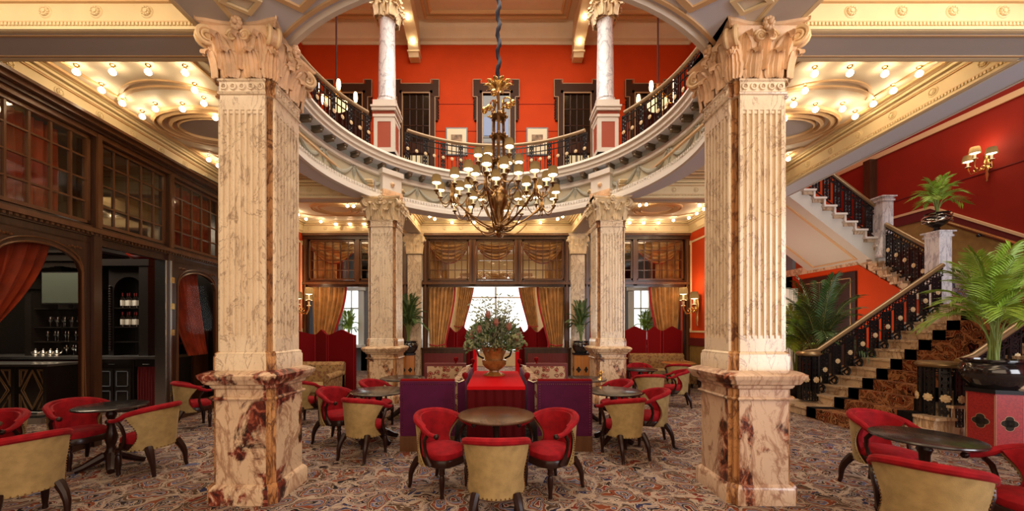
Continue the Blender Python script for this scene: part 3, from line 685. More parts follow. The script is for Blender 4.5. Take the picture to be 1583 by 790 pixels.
def pillar(name, label, x, y, S, p, Bw, die_mat, cap_mat, group=None, z_cap=3.93, z_top=ZS, rot=0, nfl=7):
    t = thing('marble_pillar', label, 'pillar', (x, y, 0), 0, group)
    def lo(zz, mats, nm, strip=True):
        b = B(); rings = [[(px_, py_, z) for px_, py_ in plan(S, p, Bw, o)] for z, o in zz]
        b.loft(rings, 0)
        if strip:
            n = 20; k0 = len(b.m)-2-(len(zz)-1)*n
            for j in range(len(zz)-1):
                for i in range(n):
                    if i % 5 in (1, 2) or i % 5 in (3,) or i % 5 == 0: b.m[k0+j*n+i] = 1
        return b
    b = lo([(0, .06), (.14, .06), (.165, .045), (.18, .03)], 0, '', True); b.build('base_block', [MT[die_mat], 'marble_amber'], t)
    b = lo([(.18, .022), (.955, .022), (.96, .04), (.975, .05), (.99, .04), (.995, .022), (1.06, .022)], 0, ''); b.build('pedestal', [MT[die_mat], 'marble_amber'], t)
    b = lo([(1.06, .022), (1.075, .045), (1.10, .05), (1.115, .085), (1.15, .10), (1.165, .115), (1.195, .12), (1.22, .08), (1.235, .03)], 0, '', False); b.build('ledge', [MT[die_mat], 'marble_amber'], t)
    b = lo([(1.235, .026), (1.36, .026), (1.375, .018), (1.39, .02), (1.41, -.004)], 0, ''); b.build('shaft_base', ['marble', 'marble_amber'], t)
    b = lo([(1.41, -.022), (3.80, -.022)], 0, '')
    z0, z1 = 1.53, 3.66; d = .012
    for q in range(4):
        b.M = Matrix.Rotation(q*pi/2, 4, 'Z'); yo = -(S+p)
        b.box(-Bw, Bw, yo, yo+.024, 1.41, z0, 0); b.box(-Bw, Bw, yo, yo+.024, z1, 3.80, 0)
        fw = 2*Bw/(nfl+1.6); rib = fw*.40; gap = (2*Bw-2*fw*.55-(nfl-1)*rib)/nfl
        b.box(-Bw, -Bw+fw*.55, yo, yo+.024, z0, z1, 0); b.box(Bw-fw*.55, Bw, yo, yo+.024, z0, z1, 0)
        for i in range(nfl-1):
            xx = -Bw+fw*.55+gap*(i+1)+rib*i; b.box(xx, xx+rib, yo, yo+.024, z0, z1, 0)
        for i in range(nfl):                                # cable fillet at the top and foot of each flute
            xx = -Bw+fw*.55+gap*i+rib*i
            for za, zb in ((z0-.0, z0+.03), (z1-.03, z1)):
                b.box(xx, xx+gap, yo+.009, yo+.024, za, zb, 0)
    b.M = None
    b.build('shaft', ['marble', 'marble_amber'], t)
    b = lo([(3.80, .012), (3.815, .018), (3.83, .004), (3.915, .004), (3.925, .016), (3.945, .012)], 0, '')
    for q in range(4):
        b.M = Matrix.Rotation(q*pi/2, 4, 'Z')
        for i in range(5):
            xx = -Bw+2*Bw*(i+.5)/5; b.ring((xx, -(S+p+.008), 3.873), .026, .010, 'y', 12, 5, 0); b.ball((xx, -(S+p+.006), 3.873), .010, 6, 4)
    b.M = None; b.build('neck_band', ['marble', 'marble_amber'], t)
    b = capital(S, p, Bw, z_top-3.945)
    o = b.build('capital', [cap_mat, 'cap_gilt' if cap_mat == 'cap' else cap_mat], t); o.location = (0, 0, 3.945)
    return t
pillar('p', 'tall fluted marble pillar at front left, its pedestal face blotched dark red', -2.36, 3.73, .235, .035, .21, 'breccia_l', 'cap')
pillar('p', 'tall fluted marble pillar at front right, before the staircase, with rosy veined pedestal', 2.475, 3.73, .235, .035, .205, 'breccia_r', 'cap')
pillar('p', 'rear marble pillar at left, under the round balcony behind two small tables', -2.46, 8.3, .27, .04, .235, 'breccia_p', 'cap_back')
pillar('p', 'rear marble pillar at right, under the round balcony, palest and brightest of the four', 2.48, 8.3, .27, .04, .235, 'breccia_p', 'cap_back')
for sx, nm in ((-1, 'left'), (1, 'right')):              # flat pilasters on the back partition
    t = thing('marble_pilaster', f'slim marble pilaster on the {nm} of the wide curtained opening in the back wall', 'pilaster', (sx*2.44, 11.16, 0))
    b = B(); b.box(-.24, .24, -.1, .15, 0, .9); b.box(-.27, .27, -.13, .15, .9, 1.0); b.box(-.22, .22, -.08, .15, 1.0, 1.3); b.build('pedestal', 'marble_back', t)
    b = B(); b.box(-.205, .205, -.045, .15, 1.3, 3.82)
    for i in range(8):
        xx = -.19+i*.0505; b.box(xx, xx+.026, -.06, -.045, 1.4, 3.6)
    b.build('shaft', 'marble_back', t)
    b = B(); b.M = Matrix.Diagonal((.75, .5, 1, 1)); cb = capital(.235, .035, .21, .6); 
    b.M = None; k0 = Matrix.Diagonal((.8, .45, 1, 1))
    cb.v = [tuple(k0 @ Vector(p_)) for p_ in cb.v]; o = cb.build('capital', ['cap_back', 'cap_back'], t); o.location = (0, .02, 3.84)
# upper storey: pedestals and round columns over the ring
for i, (ad, nm) in enumerate(((137, 'rear left'), (43, 'rear right'), (-137, 'front left'), (-43, 'front right'))):
    a = R(ad); x = RC[0]+3.42*cos(a); y = RC[1]+3.42*sin(a)
    t = thing('balcony_column', f'round white marble column on a red panelled pedestal at the {nm} of the balcony', 'column', (x, y, 5.5), 0)
    b = B(); b.box(-.24, .24, -.24, .24, 0, .06, 2); b.box(-.22, .22, -.22, .22, .06, .88, 0)
    for q in range(4):
        b.M = Matrix.Rotation(q*pi/2, 4, 'Z'); b.box(-.15, .15, -.228, -.21, .16, .74, 1)
        for s_ in (-1, 1): b.box(s_*.15, s_*.225, -.236, -.2, .06, .84, 0)
        b.box(-.15, .15, -.236, -.2, .74, .84, 0); b.box(-.15, .15, -.236, -.2, .06, .16, 0)
    b.M = None
    b.box(-.25, .25, -.25, .25, .84, .9, 0); b.box(-.225, .225, -.225, .225, .9, .98, 1); b.box(-.27, .27, -.27, .27, .98, 1.05, 0); b.box(-.29, .29, -.29, .29, 1.05, 1.09, 0); b.box(-.25, .25, -.25, .25, 1.09, 1.22, 0)
    b.build('pedestal', ['ringwhite', 'ped_red', 'iron'], t)
    b = B(); b.lathe([(.235, 1.22), (.24, 1.25), (.235, 1.28), (.21, 1.30), (.22, 1.34), (.205, 1.36), (.195, 1.40), (.193, 2.0), (.17, 3.08), (.185, 3.10), (.185, 3.13), (.17, 3.15)], n=28)
    b.build('shaft', 'whitemarble', t)
    cb = capital(.12, .02, .11, .5); kk = Matrix.Diagonal((1.35, 1.35, 1, 1)); cb.v = [tuple(kk @ Vector(p_)) for p_ in cb.v]
    o = cb.build('capital', ['cap_back', 'cap_gilt'], t); o.location = (0, 0, 3.13)
    b = B(); b.box(-.2, .2, -.2, .2, 3.63, 5.2); b.box(-.26, .26, -.26, .26, 4.0, 4.1); b.build('impost_block', 'frieze', t)
    t2 = Matrix.Translation((RC[0], RC[1], 0)) @ Matrix.Rotation(a, 4, 'Z')
    b = B(); b.M = t2; b.box(3.20, 3.42, -.24, .24, 4.68, 5.05); b.box(3.15, 3.42, -.27, .27, 5.05, 5.16); b.box(3.16, 3.42, -.25, .25, 4.55, 4.70, 1)
    for i in range(12): b.box(3.145, 3.16, -.24+i*.041, -.24+i*.041+.024, 4.6, 4.66, 1)
    b.ball((3.19, 0, 4.86), .05, 12, 7, 1); b.ball((3.16, 0, 4.86), .025, 8, 5, 1)
    struct(b.build(f'trim_{k}', ['ringwhite', 'cap'], smooth=True)); k += 1
# ---------------------------------------------------------------- curtains
def drape(b, fn, folds, amp, nu=None, nv=14, th=.012, mi=0):
    """fn(u,v)->(x, depth, z) centre sheet; folds displace depth"""
    nu = nu or folds*8
    def g(u, v):
        x, y, z = fn(u, v); return (x, y+amp*sin(u*folds*2*pi+.6*sin(v*3))+.3*amp*sin(u*folds*4.7*pi+1), z)
    b.grid(g, nu, nv, th, mi)
def tied_curtain(name, label, x_out, x_in, xt_out, xt_in, y, ztop, ztie, zbot, mat='curtain', folds=7, group=None, zin=None):
    """hangs full width at the top, gathered to (xt_out..xt_in) at ztie, then falls to zbot"""
    t = thing(name, label, 'curtain', ((x_out+x_in)/2, y, zbot), 0, group)
    def edge(v):
        z = ztop+(zbot-ztop)*v
        if z > ztie: s = (ztop-z)/(ztop-ztie); k = s*s*(3-2*s)*.55+.45*s**2.4
        else: s = (ztie-z)/max(.01, ztie-zbot); k = 1-.25*s
        return x_out+(xt_out-x_out)*k, x_in+(xt_in-x_in)*k, z
    b = B()
    def fn(u, v):
        a, c, z = edge(v); return (a+(c-a)*u, y, z)
    drape(b, fn, folds, .045); b.build('drape', mat, t, W=True)
    b = B(); pts = [(edge(v/20)[1], y-.03, edge(v/20)[2]) for v in range(21)]; b.tube(pts, .03, 6); b.build('crimson_edge', 'crimson', t, W=True)
    b = B(); a, c, z = edge((ztop-ztie)/(ztop-zbot)); b.tube([(a, y-.09, z), ((a+c)/2, y-.12, z-.03), (c, y-.09, z+.02), (c, y+.06, z+.04), (a, y+.06, z+.02)], .02, 6, closed=True); b.build('tieback', 'crimson', t, W=True)
    return t
def swag(name, label, x0, x1, y, z1, drop, group, zside=None):
    t = thing(name, label, 'curtain swag', ((x0+x1)/2, y, z1), 0, group); b = B()
    def fn(u, v):
        d = drop*v*(1-(2*u-1)**2)**.8+.04*v; f = .085*abs(sin(v*pi*5.5+.5*u))*(1-(2*u-1)**2*.6)
        return (x0+(x1-x0)*u, y-f-.02, z1-d-.02*v)
    b.grid(fn, 24, 22, .012); b.build('drape', 'curtain', t, W=True)
    b = B(); b.tube([(x0+(x1-x0)*u/20, y-.05, fn(u/20, 1)[2]) for u in range(21)], .022, 6); b.build('crimson_edge', 'crimson', t, W=True)
    return t
# ---------------------------------------------------------------- back partition of dark wood and glass
YB = 11.2
WN = [0]; DN = [0]
def transom(fn, u0, u1, z0, z1, cols, rows, label, gm='glass', wood='wood_lt'):
    WN[0] += 1; t = thing(f'window_{WN[0]}', label, 'window', fn((u0+u1)/2, 0, z0)); t['kind'] = 'structure'
    b = B(fn); w_ = .045
    for a0, a1, c0, c1 in ((u0, u0+w_, z0, z1), (u1-w_, u1, z0, z1), (u0, u1, z0, z0+w_), (u0, u1, z1-w_, z1)): b.box(a0, a1, -.03, .035, c0, c1)
    for i in range(1, cols): x = u0+(u1-u0)*i/cols; b.box(x-.012, x+.012, -.02, .02, z0, z1)
    for i in range(1, rows): z = z0+(z1-z0)*i/rows; b.box(u0, u1, -.018, .018, z-.011, z+.011)
    b.build('window_frame', wood, t, W=True)
    b = B(fn); b.box(u0, u1, -.004, .004, z0, z1); b.build('pane', gm, t, W=True)
    return t
BK = lambda u, o, z: (u, YB-o, z)
b = B(BK)
# posts, head beam, transom rail, cornice
def bframe(b, x0, x1, zh=2.86, zt=ZS):
    b.box(x0, x1, -.06, .10, 4.28, zt, 0); b.box(x0, x1, -.06, .16, 4.38, zt, 1)
    b.box(x0, x1, -.06, .07, 2.86, 2.93, 0); b.box(x0, x1, -.06, .12, 2.93, 3.0, 1); b.box(x0, x1, -.06, .05, 3.0, 3.06, 0)
for x0, x1 in ((-5.8, -2.66), (-2.22, 2.22), (2.66, 5.8)): bframe(b, x0, x1)
for x in (-5.72, -2.72, -2.12, 2.12, 2.72, 5.72): b.box(x-.075, x+.075, -.06, .07, 0, 4.4, 0); b.box(x-.03, x+.03, .07, .09, 0, 4.3, 1)
for x in (-4.16, 4.16): b.box(x-.06, x+.06, -.05, .07, 2.9, 4.4, 1)
for x in (-.71, .66): b.box(x-.10, x+.10, -.05, .07, 2.9, 4.4, 1); b.box(x-.03, x+.03, .07, .085, 3.0, 4.3, 0)
struct(b.build('wall_back', ['wood', 'wood_lt'], smooth=False))
for i, (x0, x1, c, lb) in enumerate(((-2.03, -.84, 6, 'left of three over the wide opening'), (-.60, .55, 5, 'middle of three over the wide opening'), (.78, 2.03, 6, 'right of three over the wide opening'),
        (-5.62, -4.22, 6, 'far left in the back wall'), (-4.10, -2.80, 5, 'left, half behind the rear left pillar'), (4.22, 5.62, 6, 'far right in the back wall'), (2.80, 4.10, 5, 'right, half behind the rear right pillar'))):
    transom(BK, x0, x1, 3.07, 4.27, c, 4, 'small paned wooden transom window, '+lb)
    swag('curtain_swag', f'gold brown swag with crimson edge, {lb}', x0-.02, x1+.02, YB+.14, 4.27, .62 if c == 6 else .5, 'swags behind the transom windows')
for x0, x1, lb in ((-2.05, -1.45, 'left end of the wide opening'), (1.5, 2.05, 'right end of the wide opening'), (-5.62, -4.9, 'far left of the back wall'), (4.9, 5.62, 'far right of the back wall')):
    b = B(); drape(b, lambda u, v: (x0+(x1-x0)*u, YB+.22, 4.25-1.2*v), 5, .03)
    tag(b.build('curtain', 'curtain'), f'short gold brown curtain behind the transom panes at the {lb}', 'curtain', 'curtains behind the transom windows')
# tied back curtains under the rail
tied_curtain('curtain', 'gold brown curtain tied back at the left side of the wide opening', -2.08, -1.25, -2.0, -1.55, YB+.1, 2.86, 1.12, .9)
tied_curtain('curtain', 'gold brown curtain tied back at the right side of the wide opening', 2.08, 1.25, 2.0, 1.6, YB+.1, 2.86, 1.12, .9)
tied_curtain('curtain', 'gold brown curtain hanging at the far left of the back wall by the sconce', -5.6, -4.55, -5.55, -4.95, YB+.1, 2.86, 1.3, .1)
tied_curtain('curtain', 'gold brown curtain hanging at the far right of the back wall by the sconce', 5.6, 4.65, 5.5, 4.95, YB+.1, 2.86, 1.1, .1)
tied_curtain('curtain', 'narrow gold brown curtain beside the left pilaster', -2.68, -2.95, -2.7, -2.85, YB+.1, 2.86, 1.3, .1, folds=3)
tied_curtain('curtain', 'narrow gold brown curtain beside the right pilaster', 2.68, 3.0, 2.7, 2.85, YB+.1, 2.86, 1.3, .1, folds=3)
# low panelled walls in the wide opening, with a silver tray of glasses hinted on top
for x0, x1, nm in ((-2.2, -.88, 'left'), (.85, 2.2, 'right')):
    t = thing('low_partition', f'low dark wood partition with ribbed burgundy panel at the {nm} of the wide opening', 'partition', ((x0+x1)/2, YB-.12, 0))
    b = B(); b.box(x0, x1, YB-.24, YB+.0, 0, 1.0, 0); b.box(x0-.02, x1+.02, YB-.27, YB+.03, 1.0, 1.05, 0); b.box(x0, x1, YB-.26, YB-.24, 0, .12, 0); b.build('frame', 'wood', t, W=True)
    b = B(); n = 24
    for i in range(n): xx = x0+.08+(x1-x0-.16)*i/n; b.box(xx, xx+(x1-x0-.16)/n*.8, YB-.255, YB-.24, .2, .88)
    b.build('ribbed_panel', 'burgundy', t, W=True)
# screens with ogee tops
def ogee(b, x0, x1, y, z0, z1, rise=.13, th=.05, peaks=1):
    pts = [(x0, z0), (x1, z0)]; top = []
    for p_ in range(peaks):
        a = x0+(x1-x0)*p_/peaks; c = x0+(x1-x0)*(p_+1)/peaks
        for i in range(17):
            u = i/16; s = abs(2*u-1); h = (1-s)**1.0; hh = h*h*(3-2*h)*.75+.25*h**3
            top.append((a+(c-a)*u, z1+rise*hh))
    pts += top[::-1]
    n = len(pts); b.add([(x, y-th/2, z) for x, z in pts]+[(x, y+th/2, z) for x, z in pts], [list(range(n)), list(range(n, 2*n))[::-1]]+[(i, (i+1) % n, n+(i+1) % n, n+i)[::-1] for i in range(n)])
def screen(label, panels, z0, z1, rise=.13, group=None):
    x, y = panels[0][0]; t = thing('folding_screen', label, 'screen', (x, y, 0), 0, group)
    for (xa, ya), (xb, yb) in panels:
        L = hypot(xb-xa, yb-ya); b = B(); b.M = Matrix.Translation((xa-x, ya-y, 0)) @ Matrix.Rotation(atan2(yb-ya, xb-xa), 4, 'Z')
        ogee(b, .01, L-.01, 0, z0, z1, rise); o = fixn(b.build('panel', 'screen', t))
        for xx in (.03, L-.04): b2 = B(); b2.M = b.M; b2.box(xx, xx+.01, -.032, -.025, z0, z1); b2.build('panel_trim', 'crimson', o)
    return t
screen('tall wine red velvet folding screen standing behind the settee at left', [((-5.35, 8.7), (-4.5, 9.3)), ((-4.5, 9.3), (-3.95, 8.75)), ((-3.95, 8.75), (-3.15, 8.35)), ], 0, 1.47, .12)
screen('wine red folding screen behind the brocade settee at far right', [((3.72, 10.92), (4.45, 11.0)), ((4.45, 11.0), (4.85, 10.9)), ((4.85, 10.9), (5.5, 11.0))], 0, 1.55, .13)
screen('red velvet booth screen with pointed tops, left of the flower urn', [((-1.7, 12.0), (-1.28, 11.8)), ((-1.28, 11.8), (-.85, 12.0)), ((-.85, 12.0), (-.62, 11.6))], 0, 1.5, .17)
screen('red velvet booth screen with pointed tops, right of the flower urn', [((1.75, 12.0), (1.3, 11.8)), ((1.3, 11.8), (.88, 12.0)), ((.88, 12.0), (.64, 11.6))], 0, 1.5, .17)
for sx, nm in ((-1, 'left'), (1, 'right')):
    b = B(); b.box(sx*.63-.05, sx*.63+.05, 11.0, 11.35, 0, 1.5); o = b.build('booth_post', 'cloth_red'); tag(o, f'upright scarlet booth end just {nm} of the flower urn', 'booth end')
# ---------------------------------------------------------------- back room seen through the openings
b = B(); b.box(-3.1, -1.5, 15.9, 16.0, 0, 4.8); b.box(1.45, 3.1, 15.9, 16.0, 0, 4.8); b.box(-3.1, -3.0, 14.1, 16, 0, 4.8); b.box(3.0, 3.1, 14.1, 16, 0, 4.8); b.box(-1.5, 1.45, 15.9, 16.0, 3.9, 4.8); b.box(-1.5, 1.45, 15.9, 16.0, 0, .55)
for x in (-3.7, 3.9): pass
struct(b.build('wall_back_room', 'frieze', smooth=False))
b = B(); b.box(-9, 9, 11.35, 17, 4.75, 4.85); struct(b.build('ceiling_back_room', 'plaster', smooth=False))
b = B(); b.box(-9.1, -9, 11.3, 17, 0, 4.8); b.box(9, 9.1, 11.3, 17, 0, 4.8); struct(b.build('wall_back_room_sides', 'greyroom', smooth=False))
for sx, nm in ((-1, 'left'), (1, 'right')):              # grey panelling with a white framed window on either side
    fn = lambda u, o, z: (sx*u, 14.2-o, z)
    b = B(fn); b.box(3.0, 9, -.1, 0, 0, 1.0); b.box(3.0, 9, -.1, 0, 3.25, 4.8); b.box(3.0, 5.16, -.1, 0, 0, 4.8); b.box(5.86, 9, -.1, 0, 0, 4.8)
    for u in (4.0, 6.3): 
        for a0, a1, c0, c1 in ((u, u+.8, 1.1, 1.14), (u, u+.8, 3.0, 3.04), (u, u+.04, 1.1, 3.04), (u+.76, u+.8, 1.1, 3.04)): b.box(a0, a1, 0, .03, c0, c1)
    struct(b.build(f'wall_grey_{nm}', 'greyroom', smooth=False))
    WN[0] += 1; t = thing(f'window_{WN[0]}', f'tall white framed window in the grey room seen at {nm}', 'window', fn(5.5, 0, 1.0)); t['kind'] = 'structure'
    b = B(fn); b.box(5.04, 5.24, -.05, .08, 1, 3.3); b.box(5.80, 5.98, -.05, .08, 1, 3.3); b.box(4.98, 6.06, -.05, .12, 3.05, 3.4); b.box(4.98, 6.06, -.05, .45, .9, 1.0); b.box(5.24, 5.8, -.03, .02, 2.35, 2.4); b.box(5.5, 5.54, -.03, .02, 1, 3.05)
    b.build('window_frame', 'whitepaint', t, W=True); b = B(fn); b.box(5.2, 5.82, -.02, -.01, 1, 3.1); b.build('pane', 'glass', t, W=True)
WN[0] += 1; t = thing(f'window_{WN[0]}', 'large bright window in the far wall behind the flower urn', 'window', (0, 15.95, .55)); t['kind'] = 'structure'
b = B()
for a0, a1, c0, c1 in ((-1.5, -1.4, .55, 3.9), (1.35, 1.45, .55, 3.9), (-1.5, 1.45, 3.8, 3.9), (-1.5, 1.45, .55, .65), (-.06, .02, .6, 3.85), (-1.5, 1.45, 2.9, 2.96)): b.box(a0, a1, 15.88, 15.98, c0, c1)
b.build('window_frame', 'whitepaint', t, W=True); b = B(); b.box(-1.45, 1.4, 15.94, 15.95, .6, 3.85); b.build('pane', 'glass', t, W=True)
tied_curtain('curtain', 'gold brown curtain tied back at the left of the far bright window', -1.6, -.92, -1.75, -1.35, 15.6, 3.75, 1.7, .6)
tied_curtain('curtain', 'gold brown curtain tied back at the right of the far bright window', 1.6, .92, 1.75, 1.35, 15.6, 3.75, 1.7, .6)
for x0, x1, lb in ((-1.5, -.5, 'left'), (-.5, .5, 'middle'), (.5, 1.5, 'right')): swag('curtain_swag', f'brown swag pelmet at the {lb} of the far bright window', x0, x1, 15.5, 3.9, .38, 'swags of the far window')
for sx, nm in ((-1, 'left'), (1, 'right')):
    t = thing('marble_pilaster', f'cream pilaster in the back room at {nm} of the far window', 'pilaster', (sx*2.62, 15.8, 0))
    b = B(); b.box(-.22, .22, -.12, .1, 0, 1.1); b.box(-.18, .18, -.08, .1, 1.1, 3.6); b.build('shaft', 'marble_back', t)
    b = B(); b.box(-.2, .2, -.1, .1, 3.6, 3.68); b.box(-.24, .24, -.15, .1, 3.95, 4.05); b.box(-.2, .2, -.11, .1, 3.68, 3.95); b.build('capital', 'cap_back', t)

# ---------------------------------------------------------------- side walls near the back
LW = lambda u, o, z: (-LX(u)+o, u, z)
RW = lambda u, o, z: (LX(u)-o, u, z)
for fn, nm, a0 in ((LW, 'left', 8.0), (RW, 'right', 8.3)):
    b = B(fn); b.box(a0, 11.2, -.1, 0, 1.12, ZS, 0); b.box(a0, 11.2, -.1, 0, 0, 1.12, 1); b.box(a0, 11.2, 0, .035, 1.12, 1.34, 2); b.box(a0, 11.2, 0, .02, 0, .15, 3)
    for u0, u1 in ((a0+.2, a0+1.3), (a0+1.55, 11.05)):
        for c in ((u0, u1, 1.5, 1.55), (u0, u1, 4.15, 4.20), (u0, u0+.05, 1.5, 4.2), (u1-.05, u1, 1.5, 4.2)): b.box(c[0], c[1], 0, .02, c[2], c[3], 4)
        for uu in (u0, u1):
            for zz in (1.5, 4.1): b.box(uu-.03, uu+.08-.05, 0, .025, zz, zz+.12, 4)
    struct(b.build(f'wall_{nm}_rear', ['orange', 'gold_dado', 'maroon', 'wood', 'frieze'], smooth=False))
# ---------------------------------------------------------------- left partition: dark wood with arched glass doors and transoms
b = B(LW)
b.box(-3, 8.0, -.06, .10, 4.25, ZS, 1); b.box(-3, 8.0, -.06, .20, 4.36, ZS, 1); b.box(-3, 8.0, -.06, .26, 4.41, ZS-.005, 1); b.box(-3, 8.0, -.06, .14, 4.31, 4.36, 0)
b.box(-3, 8.0, -.06, .06, 2.88, 3.03, 0); b.box(-3, 8.0, -.06, .12, 2.93, 2.99, 1); b.box(-3, 8.0, -.06, .03, 2.78, 2.9, 0)
i = 0
while -3+i*.06 < 8: b.box(-3+i*.06, -3+i*.06+.03, .06, .09, 2.90, 2.93, 1); i += 1
for d in (2.6, 3.86, 5.14, 6.40, 7.76): b.box(d-.055, d+.055, -.06, .08, 0, 4.3, 0); b.box(d-.03, d+.03, .08, .11, 3.0, 4.3, 1)
b.box(-3, 2.6, -.08, 0, 0, 4.4, 0)
struct(b.build('wall_left', ['wood', 'wood_lt'], smooth=False))
for d0, d1, lb, cur in ((3.93, 5.08, 'nearest the camera', True), (5.21, 6.34, 'over the open bar door', False), (6.47, 7.70, 'farthest, beside the left pillar', True), (2.66, 3.8, 'nearest, cut by the picture edge', False)):
    transom(LW, d0, d1, 3.05, 4.24, 5 if d0 > 3 and d0 < 6 else 5, 4, f'small paned mahogany transom window of the bar wall, {lb}', 'glass_dark' if not cur else 'glass')
    if cur:
        b = B(lambda u, o, z: LW(u, o-.18, z)); drape(b, lambda u, v: (d0+(d1-d0)*u*(.8 if d0 < 4 else 1), .0, 4.22-1.2*v), 9, .03)
        tag(b.build('curtain', 'curtain_red'), f'rust red curtain behind the bar wall transom window {lb}', 'curtain', 'curtains behind the bar wall transoms')
    else:
        b = B(LW); b.box(d0, d1, -.30, -.28, 3.0, 4.3); tag(b.build('backing_board', 'wood_bar'), f'dark board behind the bar wall transom window {lb}', 'board')
def arched_leaf(fn, u0, u1, z1, zs, label, parent_name, sill=.25, stile=.10):
    """glazed leaf: frame with segmental arched head"""
    DN[0] += 1; t = thing(f'door_{DN[0]}', label, 'door', fn((u0+u1)/2, 0, 0)); t['kind'] = 'structure'
    b = B(fn); N = 20
    def arch(u): s = (u-u0-stile)/(u1-u0-2*stile)*2-1; return zs+.28*(1-s*s)**.5 if abs(s) < 1 else zs
    us = [u0+stile+(u1-u0-2*stile)*i/N for i in range(N+1)]
    top = [(u, arch(u)) for u in us]
    rings = []
    for (u, z) in top: rings.append([(u, -.03, z), (u, .03, z), (u, .03, z1), (u, -.03, z1)])
    b.loft(rings, 0)
    b.box(u0, u0+stile, -.03, .03, 0, z1, 0); b.box(u1-stile, u1, -.03, .03, 0, z1, 0); b.box(u0, u1, -.03, .03, 0, sill, 0)
    b.tube([(u0+stile, .035, sill)]+[(u, .035, z) for u, z in top]+[(u1-stile, .035, sill)], .014, 6, 1)
    b.tube([(u0+stile*.55, .035, sill*.6)]+[(u, .035, z+.06) for u, z in top]+[(u1-stile*.55, .035, sill*.6)], .010, 6, 1)
    for uc in (u0+stile+.10, u1-stile-.10):               # small carved sprays in the spandrels
        for j in range(5): b.ball((uc+(j-2)*.035, .035, z1-.11+.01*(j % 2)), .018, 6, 4, 1)
    fixn(b.build('door_frame', ['wood', 'wood_lt'], t, W=True))
    b = B(fn); b.loft([[(u, -.005, sill), (u, .005, sill), (u, .005, z), (u, -.005, z)] for u, z in top], 0); fixn(b.build('pane', 'glass_door', t, W=True))
    return t
arched_leaf(LW, 3.93, 5.08, 2.80, 2.38, 'arched glazed mahogany door at far left looking into the bar', '')
arched_leaf(LW, 6.50, 7.70, 2.80, 2.38, 'arched glazed mahogany door beside the left pillar', '')
t = thing('door_3', 'edge of the open bar door with three brass hinges', 'door', LW(6.36, 0, 0)); t['kind'] = 'structure'
b = B(LW); b.box(6.30, 6.345, -.12, .06, .02, 2.78); b.box(6.36, 6.39, .05, .1, .02, 2.78); b.build('door_frame', 'steel', t, W=True)
for z in (.5, 1.55, 2.0, 2.45): b = B(LW); b.box(6.36, 6.43, .10, .115, z-.05, z+.05); b.build('hinge', 'brass', t, W=True)
LWB = lambda u, o, z: LW(u, o-.16, z)
def bar_curtain(d0, d1, dk0, dk1, zt, zb, label):
    b = B(LWB)
    def fn(u, v):
        k = v**1.6; a = d0+(dk0-d0)*k; c = d1+(dk1-d1)*k; return (a+(c-a)*u, 0, zt+(zb-zt)*v)
    drape(b, fn, 6, .035); return tag(b.build('curtain', 'curtain_red'), label, 'curtain')
bar_curtain(3.9, 4.75, 3.9, 4.02, 2.78, 1.45, 'rust red curtain drawn back inside the bar door at far left')
bar_curtain(6.52, 7.3, 7.1, 7.6, 2.78, 1.1, 'brown red curtain drawn back inside the arched door beside the left pillar')

# ---------------------------------------------------------------- the bar room
b = B(); b.box(-12.1, -12, -3, 9, 0, 4.6); b.box(-12, -5.95, 8.45, 8.55, 0, 4.6); struct(b.build('wall_bar', 'wood_bar', smooth=False))
b = B(); b.box(-12, -5.7, -3, 8.6, 4.5, 4.6); struct(b.build('ceiling_bar', 'wood_bar', smooth=False))
def bx_(px, d): return (px-CX)/F*d
YBAR = 7.4
t = thing('back_bar_shelving', 'black carved bar shelving with mirror back behind the arched door', 'shelving', (bx_(92, 7.5), 7.8, 0))
b = B(); x0, x1 = bx_(48, 7.4), bx_(147, 7.4)
for x in (x0, x1): b.box(x-.06, x+.06, 7.35, 7.9, 1.08, 2.95); b.box(x-.08, x+.08, 7.3, 7.9, 2.4, 2.5)
b.box(x0, x1, 7.86, 7.9, 1.08, 3.0); b.box(x0-.15, x1+.15, 7.3, 7.9, 2.95, 3.1); b.box(x0-.2, x1+.2, 7.26, 7.9, 3.1, 3.15)
for i in range(12): u = x0+.1+(x1-x0-.2)*i/11; b.cbox(u, 7.36, 2.93-.06*abs(cos(i*pi/11)), .1, .05, .14)
b.build('carcass', 'wood_bar', t, W=True)
for z in (1.36, 1.65, 2.02): b = B(); b.box(x0, x1, 7.4, 7.86, z-.02, z); b.build('shelf', 'wood_bar', t, W=True)
t = thing('bar_counter', 'black back bar counter with panelled doors and red pleated curtain', 'counter', (bx_(120, 7.2), 7.5, 0))
xa, xb = bx_(-60, 7.2), bx_(250, 7.2)
b = B(); b.box(xa, xb, 7.12, 7.9, 1.03, 1.08); b.build('worktop', 'steel', t, W=True)
b = B(); b.box(xa, bx_(207, 7.2), 7.2, 7.9, 0, 1.03); b.box(bx_(207, 7.2), xb, 7.4, 7.9, 0, 1.03); b.box(bx_(209, 7.2), xb, 7.2, 7.4, .88, 1.03); b.box(xa, bx_(150, 7.2), 7.18, 7.2, .05, 1.0, 1); b.build('carcass', ['wood_bar', 'burgundy'], t, W=True)
for pa, pb in ((152, 177), (179, 204)):
    b = B(); u0, u1 = bx_(pa, 7.2), bx_(pb, 7.2); b.box(u0, u1, 7.17, 7.2, .1, .84)
    for za, zb in ((.14, .42), (.5, .8)):
        for c in ((u0+.04, u1-.04, za, za+.015), (u0+.04, u1-.04, zb-.015, zb), (u0+.04, u0+.055, za, zb), (u1-.055, u1-.04, za, zb)): b.box(c[0], c[1], 7.16, 7.17, c[2], c[3], 1)
    b.build('door', ['wood_bar', 'greyroom'], t, W=True)
